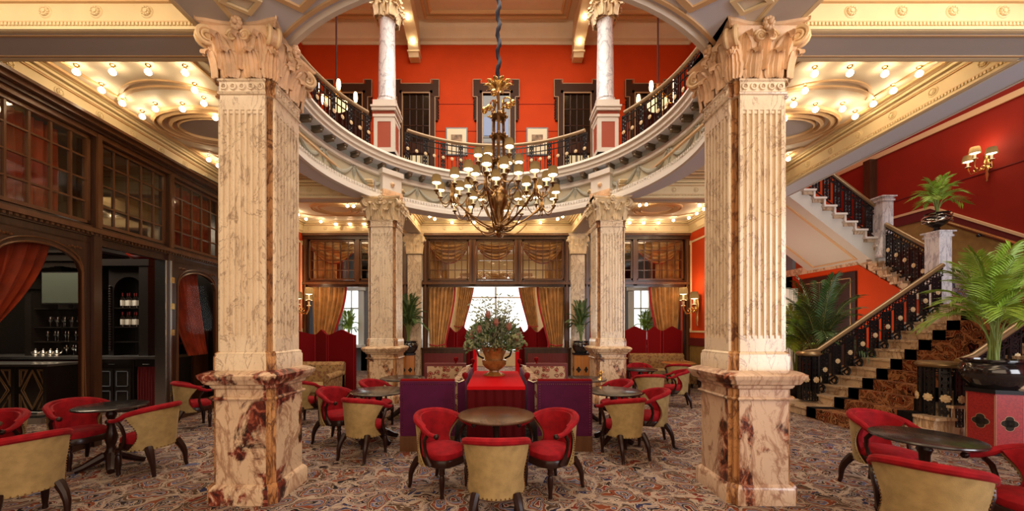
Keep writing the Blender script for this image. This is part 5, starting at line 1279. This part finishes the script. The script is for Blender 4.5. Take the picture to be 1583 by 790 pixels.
CHAIRS = [  # x, y, facing, label
 (0.0, 3.12, (0, 1), 'tan backed tub chair front and centre, its back to the camera'),
 (-.56, 3.80, (.80, -.60), 'red velvet tub chair left of the round walnut table in the middle'),
 (.56, 3.80, (-.80, -.60), 'red velvet tub chair right of the round walnut table in the middle'),
 (-2.27, 5.32, (.9, -.3), 'red velvet tub chair left of the table beside the left plum settee end'),
 (-1.68, 4.75, (.3, .95), 'tan backed tub chair in front of the table beside the left plum settee end'),
 (-1.98, 6.15, (1, -.25), 'small red tub chair behind the left near table, in front of the rear left pillar'),
 (1.62, 4.75, (-.3, .95), 'tan backed tub chair in front of the table beside the right plum settee end'),
 (2.18, 5.28, (-1, .12), 'red and tan tub chair right of the table beside the right plum settee end'),
 (1.98, 6.15, (-1, -.2), 'small red tub chair at the brown table in front of the rear right pillar'),
 (2.92, 7.1, (.1, 1), 'tan backed tub chair before the small dark table right of the rear right pillar'),
 (3.74, 7.75, (-.95, .3), 'red and tan tub chair right of the small dark table by the rear right pillar'),
 (3.45, 8.95, (-.2, -1), 'red tub chair behind the small dark table, next to the brocade settee'),
 (4.45, 9.08, (.3, 1), 'tan backed tub chair at the farthest wooden table on the right'),
 (5.42, 9.45, (-1, .2), 'dark red tub chair against the orange wall at far right'),
 (-3.98, 3.12, (-.86, .4), 'large tan backed tub chair at the bottom left corner, seen from behind'),
 (-4.98, 4.45, (.95, -.28), 'red velvet tub chair left of the dark table by the bar door'),
 (-3.98, 4.28, (-1, .1), 'tan sided tub chair right of the dark table by the bar door'),
 (-4.98, 6.1, (.62, .78), 'tan and red tub chair standing by the arched door left of the left pillar'),
 (-5.13, 3.74, (.3, -1), 'red tub chair behind the pale topped table at the left picture edge'),
 (-3.3, 6.35, (.4, 1), 'red tub chair mostly hidden behind the left front pillar'),
 (2.93, 2.52, (.70, .70), 'tan backed tub chair at the bottom right, seen from behind'),
 (3.88, 3.72, (.15, -1), 'red tub chair behind the big dark table at bottom right'),
 (3.86, 2.66, (-.95, .3), 'red velvet tub chair cut by the right picture edge'),
]
CH0 = make_chair()
for i, (x, y, (fx, fy), lb) in enumerate(CHAIRS):
    rz = atan2(-fx, fy)
    if i == 0: CH0.location = (x, y, 0); CH0.rotation_euler = (0, 0, rz); CH0['label'] = lb; CH0['group'] = 'tub chairs round the small tables'
    else: dup(CH0, (x, y, 0), rz, lb)
# ---------------------------------------------------------------- round tables
def make_table(r, top, label, loc, group='round pedestal tables', rz=0):
    t = thing('pedestal_table', label, 'table', loc, rz, group)
    b = B(); b.lathe([(0, .70), (r-.03, .70), (r-.008, .706), (r, .717), (r-.004, .726), (r-.014, .73), (0, .73)], n=56); b.build('table_top', top, t)
    b = B(); b.lathe([(.14, .69), (.14, .70), (.05, .69), (.04, .66), (.052, .62), (.036, .58), (.032, .50), (.045, .42), (.06, .36), (.05, .30), (.036, .25), (.05, .2), (.075, .16), (.08, .13), (.06, .10)], n=20); b.build('pedestal', 'legwood', t)
    for q in range(4):
        a = pi/4+q*pi/2; b = B(); pts = [(.05, .15), (.14, .10), (.22, .055), (.29, .03)]
        b.tube([(r_*cos(a), r_*sin(a), z) for r_, z in pts], [.05, .045, .038, .034], 8); b.build('foot', 'legwood', t)
    return t
for r, top, lb, x, y in ((.40, 'tabletop', 'round walnut topped table front and centre with a reflective top', 0.0, 3.89),
        (.40, 'tabledark', 'round brown table at left beside the plum settee end', -1.69, 5.36), (.40, 'tabledark', 'round dark table at left, second row, before the rear left pillar', -1.70, 6.76),
        (.40, 'tabledark', 'round brown table at right beside the plum settee end', 1.69, 5.36), (.40, 'tabledark', 'round dark table at right, second row, before the rear right pillar', 1.57, 6.66),
        (.36, 'tabledark', 'small dark table with shiny top right of the rear right pillar', 3.18, 8.2), (.40, 'boxorange', 'farthest table on the right with a light wood top', 4.75, 9.72),
        (.33, 'tabledark', 'dark oval looking table by the bar door at left', -4.5, 4.35), (.33, 'tabletop', 'pale shining table cut by the left picture edge', -4.92, 3.30),
        (.34, 'tabledark', 'big dark table in the bottom right corner', 3.57, 3.1), (.36, 'tabledark', 'dark table in shadow behind the left front pillar by the settee', -4.1, 7.1)):
    make_table(r, top, lb, (x, y, 0))
# ---------------------------------------------------------------- centre island: console with settees back to back
t = thing('console_table', 'long console draped in scarlet cloth carrying the flower urn', 'console', (0, 5.45, 0))
b = B(); b.box(-.355, .355, 4.66, 6.3, .02, .885); b.build('carcass', 'maroon', t, W=True)
b = B(); b.box(-.365, .365, 4.645, 6.31, .885, .90); b.box(-.365, .365, 4.63, 4.65, .86, .9)
b.build('runner_cloth', 'cloth_red', t, W=True)
b = B(); n = 30
b.grid(lambda u, v: (-.36+.72*u, 4.642-.012*sin(u*n*1.3)-.01*v, .86-.84*v), 60, 3, .01); b.build('front_drape', 'wine_drape', t, W=True)
for sx, nm in ((-1, 'left'), (1, 'right')):
    t = thing('island_settee', f'plum velvet settee with floral backs on the {nm} of the scarlet console', 'settee', (sx*.88, 5.8, 0))
    x0, x1 = sx*.55, sx*1.27
    b = B(); b.box(x0, x1, 4.92, 5.02, .2, .92); b.build('end_panel', 'purple', t, W=True)
    b = B(); b.box(min(x0, x1), max(x0, x1), 4.90, 5.04, .0, .2); b.build('plinth', 'wood_lt', t, W=True)
    b = B()
    for i in range(26): b.ball((x0+(x1-x0)*(i+.5)/26, 4.918, .885), .006, 5, 4)
    for i in range(20):
        for xx in (x0+.03*sx, x1-.03*sx): b.ball((xx, 4.918, .25+i*.033), .006, 5, 4)
    tag(b.build('nail_trim', 'oldbrass', t, W=True), kind='stuff')
    b = B(); b.tube([(x0, 4.97, .93), (x1, 4.97, .93)], .022, 8); b.tube([(x1, 4.97, .93), (x1, 4.97, .22)], .015, 6); b.build('velvet_piping', 'screen', t, W=True)
    b = B(); b.box(x0, x1, 5.02, 6.7, .1, .30); b.build('base', 'wood', t, W=True)
    b = B(); b.box(x0+sx*.14, x1-.0, 5.04, 6.66, .30, .46); b.build('seat', 'velvet', t, W=True)
    x0 = sx*.42; b = B(); b.box(x0, x0+sx*.10, 5.02, 6.7, .46, .92); b.build('backrest', 'purple', t, W=True)
    b = B(); b.loft([[(x0+sx*.10, y, .48), (x0+sx*.20, y, .5), (x0+sx*.16, y, .93), (x0+sx*.05, y, .96), (x0+sx*.02, y, .9)] for y in (5.04, 5.6, 6.66)]); fixn(b.build('floral_back_cushion', 'floral', t, W=True))
    b = B(); b.box(x0+sx*.12, x1, 6.6, 6.72, .3, 1.0); b.build('far_end_panel', 'maroon', t, W=True)
    b = B(); b.box(x0+sx*.18, x1-sx*.05, 6.575, 6.6, .5, .95); b.build('floral_end_pad', 'floral', t, W=True)
    b = B(); b.loft([[(sx*(.80+.2*cos(a)), 6.45, .58+.13*sin(a)*(1 if sin(a) > 0 else .8)) for a in [2*pi*i/14 for i in range(14)]], [(sx*(.80+.22*cos(a)), 6.52, .58+.14*sin(a)) for a in [2*pi*i/14 for i in range(14)]], [(sx*(.80+.2*cos(a)), 6.57, .58+.13*sin(a)) for a in [2*pi*i/14 for i in range(14)]]]); b.build('cushion', 'velvet', t, W=True)
    for (fx, fy, fz) in ((x0-.0, 5.02, .97), (x0, 6.66, 1.02), (x0+sx*.3, 6.66, 1.05)):
        b = B(); b.lathe([(.02, -.05), (.014, -.03), (.03, -.01), (.042, .02), (.035, .05), (.0, .065)], (fx, fy, fz), 12); b.build('finial', 'screen', t, W=True)
    b = B(); b.tube([(x0, 6.66, .98), (x0+sx*.15, 6.66, .93), (x0+sx*.3, 6.66, 1.0)], .012, 6); b.tube([(x0, 5.02, .93), (x0+sx*.08, 5.0, .90), (x0+sx*.2, 4.97, .94)], .012, 6); b.build('silver_rope', 'silver', t, W=True)
# settees at the back
def settee(label, x0, x1, y, mat, ry=0):
    t = thing('settee', label, 'settee', ((x0+x1)/2, y, 0), ry)
    L = (x1-x0)/2
    b = B(); b.box(-L, L, -.38, .35, .12, .36); b.build('base', mat, t)
    b = B(); b.box(-L+.1, L-.1, -.42, .2, .36, .48); b.build('seat', 'tan', t)
    b = B(); b.loft([[(x, .22, .36), (x, .36, .36), (x, .42, .86), (x, .34, .9), (x, .26, .84)] for x in (-L, L)]); fixn(b.build('backrest', mat, t))
    for e in (-1, 1):
        b = B(); b.box(e*L-e*.12, e*L, -.40, .35, .12, .62); b.tube([(e*(L-.06), -.41, .63), (e*(L-.06), .35, .65)], .075, 10); b.build('armrest', mat, t)
    for e in (-1, 1):
        for yy in (-.32, .3): b = B(); b.lathe([(.02, 0), (.035, .12)], (e*(L-.08), yy, 0), 8); b.build('leg', 'legwood', t)
    return t
settee('worn gold brocade settee in front of the tall wine red screen at left', -4.55, -3.3, 7.75, 'brocade')
settee('gold brocade settee in front of the wine red screen at far right', 3.85, 5.4, 10.42, 'brocade')

# ---------------------------------------------------------------- plants
def frond(b, base, ang, L, lift, droop, nl=18, lw=.022, ll=.26, mi=0, smi=1):
    """arching palm frond with paired leaflets"""
    base = Vector(base); h = Vector((cos(ang), sin(ang), 0)); sd = Vector((-sin(ang), cos(ang), 0)); pts = []
    for i in range(15):
        s = i/14; pts.append(base+h*(L*(.15*s+.85*s*s*.9)*(1.0))*1.0+Vector((0, 0, lift*s*(1.35-.35*s)-droop*s**3)))
    b.tube(pts, [.009*(1-.8*i/14)+.001 for i in range(15)], 5, smi)
    for k in range(nl):
        s = .40+.59*k/(nl-1); f = s*14; i = min(13, int(f)); p = pts[i].lerp(pts[i+1], f-i); d = (pts[i+1]-pts[i]).normalized()
        l_ = ll*(.55+.45*sin(pi*min(1, (s-.2)*1.1)))*random.uniform(.85, 1.1)
        for e in (-1, 1):
            dr = (sd*e*.75+d*.85+Vector((0, 0, .12))).normalized(); w_ = lw*random.uniform(.8, 1.2); n = d.cross(dr).normalized(); sid = dr.cross(n)
            a = p+dr*l_*.5+Vector((0, 0, -.02)); tip = p+dr*l_+Vector((0, 0, -.32*l_))
            b.add([p, a+sid*w_*.5+n*.003, tip, a-sid*w_*.5+n*.003, a-n*.006], [(0, 1, 4), (1, 2, 4), (2, 3, 4), (3, 0, 4)], mi)
def potted_palm(label, loc, h, spread, nf, pot, mat='leaf', ll=.26, lw=.022, seed=1, potr=.22, poth=.3):
    random.seed(seed); t = thing('potted_palm', label, 'potted palm', loc)
    b = B()
    if pot == 'round': b.lathe([(0, 0), (potr*.62, 0), (potr*.9, poth*.3), (potr, poth*.55), (potr*.92, poth*.82), (potr*.82, poth*.9), (potr*.92, poth*.95), (potr*.92, poth), (potr*.82, poth), (potr*.8, poth*.9), (0, poth*.88)], n=32)
    else: b.lathe([(0, 0), (potr*.6, 0), (potr*.9, poth*.5), (potr, poth*.9), (potr*1.08, poth), (potr*.95, poth), (potr*.9, poth*.9), (0, poth*.88)], n=24)
    b.build('pot', pot if pot in MT else 'pot', t)
    b = B(); b.lathe([(0, poth*.9), (potr*.8, poth*.9), (0, poth*.93)], n=16); b.build('soil', 'soil', t)
    b = B()
    for i in range(nf):
        a = 2*pi*i*.381966+random.uniform(-.2, .2); k = .35+.65*(i/(nf-1)); L = spread*(.25+.75*(i/nf)**.8); lift = h*(1.05-.35*(i/nf))
        bs = (random.uniform(-.04, .04), random.uniform(-.04, .04), poth*.9)
        frond(b, bs, a, L, lift, h*(.05+.42*(i/nf)**2), 20, lw, ll)
    b.build('foliage', [mat, 'leaf_stem'], t)
    random.seed(11); return t
# hexagonal stands
def hexstand(x, y, r, h, label, mat, rz=0, top='iron'):
    t = thing('plant_stand', label, 'plant stand', (x, y, 0), rz)
    hx = lambda k: [(k*cos(i*pi/3), k*sin(i*pi/3)) for i in range(6)]
    b = B(); b.prism(hx(r), .0, h-.05); b.build('body', mat, t, smooth=False)
    b = B(); b.prism(hx(r*1.08), h-.05, h); b.build('top', top, t, smooth=False); b = B(); b.prism(hx(r*1.03), 0, .04); b.build('plinth', top, t, smooth=False)
    ap = r*cos(pi/6)
    b = B(); q = B()
    for i in range(6):
        for bb, k, off, mi in ((b, 1.0, .004, 0), (q, 1.14, .002, 0)):
            bb.M = Matrix.Rotation(i*pi/3, 4, 'Z') @ Matrix.Translation((0, -ap, h*.5))
            for cx_, cz in ((.045, 0), (-.045, 0), (0, .06), (0, -.06)):
                n = 14; rr_ = .045*k*(r/.3)
                bb.add([(cx_*(r/.3)+rr_*cos(2*pi*j/n), -o, cz*(r/.3)+rr_*sin(2*pi*j/n)) for o in (0, off) for j in range(n)], [list(range(n)), list(range(n, 2*n))]+[(j, (j+1) % n, n+(j+1) % n, n+j) for j in range(n)])
            bb.box(-.05*(r/.3), .05*(r/.3), -off, 0, -.05*(r/.3), .05*(r/.3))
        for e in (-1, 1):
            q.M = Matrix.Rotation(i*pi/3, 4, 'Z'); q.box(e*(r*.47), e*(r*.485), -ap-.003, -ap+.001, .06, h-.07)
    fixn(b.build('quatrefoil_cutout', 'soil', t)); fixn(q.build('stud_edging', 'inlay', t)); return t
hexstand(6.55, 4.90, .26, .84, 'crimson six sided plant stand with black quatrefoils at the right picture edge', 'boxred', R(-20))
potted_palm('large bright green palm in a wide black glazed pot on the crimson stand', (6.55, 4.90, .84), 1.50, .72, 24, 'round', 'leaf', .33, .028, 3, .31, .38)
hexstand(-2.48, 10.5, .20, .92, 'orange wood plant stand left of the wide opening beside the pilaster', 'boxorange', pi/6)
hexstand(2.42, 10.62, .24, .92, 'orange wood plant stand with dark quatrefoil right of the wide opening', 'boxorange', pi/6)
potted_palm('dark green palm in a black pot left of the wide curtained opening', (-2.48, 10.5, .92), 1.35, .62, 22, 'round', 'leaf_dark', .26, .03, 5, .27, .34)
potted_palm('small grey green palm in a black pot right of the wide curtained opening', (2.42, 10.62, .92), 1.2, .50, 16, 'round', 'leaf_dark', .22, .025, 6, .25, .34)
potted_palm('tall dark palm standing behind the foot of the stairs', (7.2, 8.3, 0), 2.35, 1.15, 24, 'round', 'leaf_dark', .36, .036, 8, .28, .5)
potted_palm('younger bright green palm beside the tall dark palm at the stairs', (7.05, 8.75, 0), 1.9, .6, 14, 'round', 'leaf', .32, .034, 9, .2, .5)
potted_palm('green palm on the sill of the left grey room window', (-5.5, 13.85, 1.0), 1.1, .45, 12, 'round', 'leaf', .25, .03, 14, .15, .2)
potted_palm('green palm on the sill of the right grey room window', (5.55, 13.85, 1.0), 1.1, .45, 12, 'round', 'leaf', .25, .03, 15, .15, .2)
# glass bowl plant on the landing newel
t = thing('potted_palm', 'slender palm in a footed glass bowl with twigs on the landing newel post', 'potted palm', (8.98, 7.58, 3.58))
b = B(); b.lathe([(.10, 0), (.12, .01), (.05, .05), (.045, .09), (.12, .14), (.19, .22), (.2, .3), (.17, .36), (.19, .38)], n=22); b.build('bowl', 'bottle', t)
random.seed(4); b = B()
for i in range(16):
    a = random.uniform(0, 2*pi); z = random.uniform(.2, .34); b.tube([(.21*cos(a+k*.35), .21*sin(a+k*.35), z+.03*sin(k*1.1+i)) for k in range(8)], .007, 5)
b.build('twig_wreath', 'silver', t)
b = B()
for i in range(14): frond(b, (0, 0, .3), 2*pi*i*.382, .12+.36*(i/14), .95-.35*i/14, .1+.25*i/14, 12, .03, .24)
b.build('foliage', ['leaf', 'leaf_stem'], t)
# urn and flower arrangement on the console
t = thing('flower_urn', 'amber glazed urn with a tall arrangement of grey green foliage and pink proteas', 'flower urn', (-.03, 5.72, .90))
b = B(); b.lathe([(0, 0), (.20, 0), (.2, .02), (.15, .05), (.09, .075), (.085, .10), (.16, .15), (.22, .22), (.23, .30), (.17, .32), (.17, .36), (.24, .52), (.27, .55), (.25, .56), (.2, .5), (0, .5)], n=32, sx=1.0, sy=.8); b.v = [(x*.82, y*.82, z*.78) for x, y, z in b.v]; b.build('urn', 'ceramic', t)
for e in (-1, 1):
    b = B(); b.tube([(e*.16, 0, .26), (e*.24, 0, .30), (e*.27, 0, .39), (e*.21, 0, .42)], .016, 7); b.build('handle', 'bottle', t)
random.seed(21); b = B()
for i in range(1500):
    a = random.uniform(0, 2*pi); r_ = .345*sqrt(random.random()); z = .43+random.uniform(-.05, .42)*sqrt(max(.05, 1-(r_/.42)**2))+.08
    c = Vector((r_*cos(a)*1.15, r_*sin(a)*.75, z-r_*.30)); d = Vector((cos(a)*random.random(), sin(a)*random.random(), random.uniform(-.3, .9))).normalized(); s = d.orthogonal().normalized(); L = random.uniform(.05, .10)
    b.add([c, c+d*L*.5+s*L*.22, c+d*L, c+d*L*.5-s*L*.22, c+d*L*.5+d.cross(s)*.008], [(0, 1, 4), (1, 2, 4), (2, 3, 4), (3, 0, 4)], random.choice((0, 0, 1)))
b.build('foliage', ['greygreen', 'leaf_dark'], t)
for i in range(11):
    a = 2*pi*i/11+.3; r_ = .26+.10*(i % 3 == 0); b = B(); c = (r_*cos(a)*1.25, r_*sin(a)*.7, .46+.09*(i % 2))
    for j in range(26):
        a2 = random.uniform(0, 2*pi); ph = random.uniform(-.3, 1.5); b.ball((c[0]+.075*cos(a2)*cos(ph), c[1]+.075*sin(a2)*cos(ph), c[2]+.075*sin(ph)), .021, 6, 4)
    b.build('hydrangea_head', 'hydrangea', t)
for i, (x, y, z) in enumerate(((-.22, -.22, .70), (.22, -.2, .74), (.03, -.26, .80), (-.34, -.12, .60), (-.09, -.15, .92), (.34, -.14, .58))):
    b = B()
    for j in range(10): a2 = 2*pi*j/10; b.tube([(x, y, z-.04), (x+.03*cos(a2), y+.03*sin(a2), z), (x+.02*cos(a2), y+.02*sin(a2), z+.07)], [.012, .012, .003], 5)
    b.ball((x, y, z), .03, 8, 6); b.build('protea_flower', 'protea', t)
b = B()
for i in range(60):
    a = random.uniform(0, 2*pi); sp = random.uniform(.05, .36); h_ = random.uniform(.75, 1.32)-sp*.4
    p0 = Vector((0, 0, .42)); p1 = Vector((sp*cos(a)*1.2, sp*sin(a)*.6, h_)); pts = [p0.lerp(p1, k/6)+Vector((random.uniform(-.012, .012), 0, 0)) for k in range(7)]
    b.tube(pts, [.007*(1-.7*k/6) for k in range(7)], 5, 0)
    for k in range(2, 7):
        for e in (-1, 1):
            if random.random() < .8:
                c = pts[k]; d = Vector((e*random.uniform(.5, 1), random.uniform(-.5, .5), .5)).normalized(); s = d.orthogonal().normalized(); L = random.uniform(.04, .09)
                b.add([c, c+d*L*.5+s*L*.25, c+d*L, c+d*L*.5-s*L*.25, c+d*L*.5+d.cross(s)*.006], [(0, 1, 4), (1, 2, 4), (2, 3, 4), (3, 0, 4)], 1)
b.build('tall_stems', ['twig', 'greygreen'], t)
# small figurine on the right hand table
t = B(); t.lathe([(.05, 0), (.03, .02), (.02, .05), (.035, .09), (.02, .12), (.028, .14), (0, .16)], n=12); t.tube([(0, 0, .10), (.05, 0, .13), (.06, 0, .17)], .01, 6); t.tube([(0, 0, .10), (-.05, 0, .12), (-.05, 0, .08)], .01, 6)
o = t.build('table_ornament', 'brass'); o.location = (1.83, 6.52, .73); tag(o, 'small brass ornament on the dark table before the rear right pillar', 'ornament')

# ---------------------------------------------------------------- lamps
def shade_b(b, x, y, z, r0=.062, r1=.045, h=.10, n=24):
    ri = []
    for rr_, zz in ((r0, 0), (r0*.98, h*.25), (r1*1.15, h*.8), (r1, h)):
        ri.append([(x+(rr_+(.002 if i % 2 else -.002))*cos(2*pi*i/n), y+(rr_+(.002 if i % 2 else -.002))*sin(2*pi*i/n), z+zz) for i in range(n)])
    b.loft(ri, 0, cap=False)
def lamp_meshes(k=1.0):
    b = B(); shade_b(b, 0, 0, .09*k, .066*k, .048*k, .105*k); s = mesh_of(b, 'lamp_shade', ['shade'])
    b = B(); b.lathe([(.012*k, 0), (.035*k, .003), (.03*k, .012), (.013*k, .016), (.013*k, .085*k), (0, .086*k)], n=10, mi=0); c = mesh_of(b, 'candle', ['candle'])
    b = B(); b.lathe([(0, .085*k), (.052*k, .094*k), (.052*k, .100*k), (.02*k, .15*k), (0, .16*k)], n=12); g = mesh_of(b, 'bulb', ['bulb_soft'])
    return s, c, g
ME_S, ME_C, ME_B = lamp_meshes(1.22)
ME_S2, ME_C2, ME_B2 = lamp_meshes(1.35)
def candle_lamp(parent, loc, big=False):
    c = child('candle', ME_C2 if big else ME_C, parent, loc); child('bulb', ME_B2 if big else ME_B, c); child('lamp_shade', ME_S2 if big else ME_S, c); return c
def s_arm(b, x0, z0, x1, z1, sag, t_=.012, a=0, n=14, mi=0):
    pts = []
    for i in range(n+1):
        u = i/n; r = x0+(x1-x0)*u; z = z0+(z1-z0)*(u**2.2)-sag*sin(pi*u); pts.append((r*cos(a), r*sin(a), z))
    b.tube(pts, t_, 7, mi)
# the great chandelier
ZB = 3.15; CHX, CHY = .04, 6.2
t = thing('chandelier', 'great brass chandelier with many pleated candle shades hanging in the round opening', 'chandelier', (CHX, CHY, ZB))
b = B(); b.lathe([(0, -.02), (.03, 0), (.05, .05), (.03, .09), (.09, .14), (.1, .18), (.05, .24), (.04, .34), (.06, .42), (.13, .52), (.17, .64), (.15, .74), (.09, .82), (.05, .86), (.06, .9), (.03, .95), (0, .96)], n=24); b.build('body_urn', 'oldbrass', t)
b = B()
for i in range(3):
    a = 2*pi*i/3+.5; b.tube([(.05*cos(a), .05*sin(a), .1), (.12*cos(a), .12*sin(a), .9), (.10*cos(a), .10*sin(a), 1.5), (.085*cos(a), .085*sin(a), 2.3)], [.02, .028, .026, .022], 8)
b.tube([(0, 0, .9), (0, 0, 2.6)], .022, 8)
for z in (1.2, 1.62, 1.95): 
    b.lathe([(.03, 0), (.10, .02), (.12, .05), (.08, .08), (.03, .10)], (0, 0, z), 16)
    for i in range(8): a = 2*pi*i/8; b.ball((.13*cos(a), .13*sin(a), z+.05), .03, 7, 5)
b.build('stem', 'oldbrass', t)
b = B()
for i in range(10):
    a = 2*pi*i/10; pts = []
    def lf(u, v, a=a):
        s_ = (2*u-1)*.045*sin(pi*(.15+.85*v))**.7*(1+.2*sin(v*20)); o = .05+.20*v**1.3; return (o*cos(a)-s_*sin(a), o*sin(a)+s_*cos(a), 2.42+.20*v-.10*v**3+.01*abs(2*u-1))
    b.grid(lf, 4, 10, .006)
b.build('leaf_crown', 'brass', t)
b = B()
for i in range(6):
    a = 2*pi*i/6+.2; cx_, cy_ = .15*cos(a), .15*sin(a)
    pts = [(cx_*(1+.0)+.09*cos(a)*cos(th)*(1-.1*j/14), cy_+.09*sin(a)*cos(th)*(1-.1*j/14), 2.25-.18*(i % 2)+.09*sin(th)) for j, th in enumerate([-.5+2*pi*j/14*.9 for j in range(15)])]
    b.tube(pts, .013, 6); b.ball((.24*cos(a), .24*sin(a), 2.26-.18*(i % 2)), .055, 9, 6); b.ball((.24*cos(a), .24*sin(a), 2.26-.18*(i % 2)), .03, 8, 5)
b.build('flower_scrolls', 'brass', t)
lp = 0
for i in range(6):
    a = 2*pi*i/6+.28; ca, sa = cos(a), sin(a)
    arm = B(); s_arm(arm, .05, .12, .76, .58, -.06, .017, a); s_arm(arm, .08, .08, .5, .26, .05, .012, a)
    arm.ring((ca*.16, sa*.16, .12), .05, .012, 'z', 12, 5)
    # big scroll above
    pts = [((.30+.12*cos(th)*(1-.5*j/20))*ca, (.30+.12*cos(th)*(1-.5*j/20))*sa, .72+.16*sin(th)*(1-.5*j/20)) for j, th in enumerate([pi*1.5-2*pi*1.3*j/20 for j in range(21)])]
    arm.tube(pts, .011, 6); arm.tube([(ca*.3, sa*.3, .56), (ca*.18, sa*.18, .34), (ca*.06, sa*.06, .24)], .013, 6)
    ax_, ay_ = ca*.78, sa*.78
    arm.lathe([(0, -.20), (.018, -.17), (.008, -.12), (.035, -.07), (.045, -.03), (.03, .02), (.022, .08), (.04, .12), (.03, .17), (.02, .22), (0, .25)], (ax_, ay_, .60), 12)
    A = arm.build('arm', 'oldbrass', t)
    for j in range(5):
        a2 = a+2*pi*j/5+.3; rj = .27; top = .70 if j % 2 else .64
        br = B(); br.M = Matrix.Translation((ax_, ay_, 0)); s_arm(br, .02, .56, rj, top-.02, .12, .009, a2)
        br.lathe([(.008, -.05), (.02, -.03), (.012, -.015), (.045, 0), (.045, .006), (.01, .008)], (rj*cos(a2), rj*sin(a2), top-.01), 12); br.ball((rj*.55*cos(a2), rj*.55*sin(a2), .46), .014, 7, 5)
        br.build('branch', 'oldbrass', A)
        candle_lamp(t, (ax_+rj*cos(a2), ay_+rj*sin(a2), top)); lp += 1
for i in range(6):
    a = 2*pi*i/6+.0; arm = B(); s_arm(arm, .05, .95, .34, 1.12+.12*(i % 2), .06, .011, a)
    arm.lathe([(.008, -.05), (.02, -.03), (.045, 0), (.045, .006), (.01, .008)], (.34*cos(a), .34*sin(a), 1.11+.12*(i % 2)), 12)
    A = arm.build('arm', 'oldbrass', t); candle_lamp(t, (.34*cos(a), .34*sin(a), 1.12+.12*(i % 2))); lp += 1
b = B(); pts = [(.018*cos(i*.9), .018*sin(i*.9), 2.6+i*.045) for i in range(112)]; b.tube(pts, [.038 if i % 2 else .030 for i in range(112)], 8); b.build('chain_sleeve', 'navy', t)
# small upper chandeliers
for px, nm, hz in ((520, 'left', 9.4), (1017, 'right', 9.4)):
    x, y, z = P(px, 165, hz)
    t = thing('small_chandelier', f'small brass chandelier with frosted bowl hanging on the upper floor at {nm}', 'chandelier', (x, y, z))
    b = B(); b.lathe([(0, -.12), (.1, -.10), (.22, -.02), (.27, .08), (.26, .09), (.2, .0), (0, -.08)], n=24); b.build('alabaster_bowl', 'alabaster', t)
    b = B(); b.tube([(0, 0, .0), (0, 0, .55)], .02, 7); b.lathe([(.02, .3), (.08, .34), (.1, .42), (.05, .48), (.07, .55), (0, .6)], n=14)
    for i in range(5):
        a = 2*pi*i/5+.2; s_arm(b, .05, .25, .46, .16, .10, .013, a)
        b.tube([(.26*cos(a), .26*sin(a), .08), (.1*cos(a), .1*sin(a), .42)], .008, 5)
    b.build('arms', 'brass', t)
    for i in range(5):
        a = 2*pi*i/5+.2; q = B(); q.lathe([(.02, .0), (.035, .02), (.05, .10), (.045, .2), (.03, .25), (0, .25)], (.46*cos(a), .46*sin(a), .17), 12); q.build('lit_globe', MT.setdefault('globe', emitmat('frosted_globe_glow', (1, .66, .3), 9)), t)
    b = B(); b.tube([(0, 0, .5), (0, 0, ZT-z)], .022, 7); b.build('chain_sleeve', 'redcord', t)
def sconce(label, loc, rz, n=3, big=True, scl=1.0):
    """local +Y is out of the wall"""
    t = thing('wall_sconce', label, 'wall lamp', loc, rz)
    b = B(); b.lathe([(0, -.42), (.02, -.40), (.014, -.36), (.035, -.26), (.02, -.2), (.045, -.1), (.06, .0), (.04, .08), (.055, .14), (.03, .2), (0, .24)], (0, .04, 0), 12, sy=.6); b.build('backplate', 'brass', t)
    for i in range(n):
        u = (i-(n-1)/2); b = B(); x1, y1, z1 = u*.20, .20+.10*(1-abs(u)), -.02+.10*(1-abs(u))
        pts = [(0, .04, -.04), (x1*.4, .12, -.16), (x1*.9, y1*.8, -.18), (x1, y1, -.08), (x1, y1, z1)]
        b.tube(pts, .011, 7); b.lathe([(.01, -.03), (.04, 0), (.04, .006), (.01, .008)], (x1, y1, z1), 10); b.ring((x1*.6, .13, -.10), .035, .008, 'y', 10, 5)
        b.build('arm', 'brass', t); candle_lamp(t, (x1, y1, z1), big)
    l = bpy.data.lights.new('sconce_light', 'POINT'); l.energy = 14 if n == 3 else 8; l.color = WARM; l.shadow_soft_size = .06
    lo_ = bpy.data.objects.new('sconce_light', l); COL.objects.link(lo_); lo_.parent = t; lo_.location = (0, .26, .34)
    t.scale = (scl,)*3
    return t
sconce('brass sconce with three pleated shades on the deep red stair wall', (10.79, 8.15, 5.25), pi/2)
x, y, z = P(477, 462, 10.6)
sconce('brass sconce with three small shades on the orange wall at far left', (-5.76, 10.55, 2.3), -pi/2, 3, False, 1.5)
sconce('brass sconce with three small shades on the orange wall at far right', (5.76, 10.55, 2.3), pi/2, 3, False, 1.5)
for x, nm in ((-2.62, 'left'), (2.62, 'right')): sconce(f'small sconce on the {nm} pilaster of the back room', (x, 15.7, 2.5), pi, 2, False)
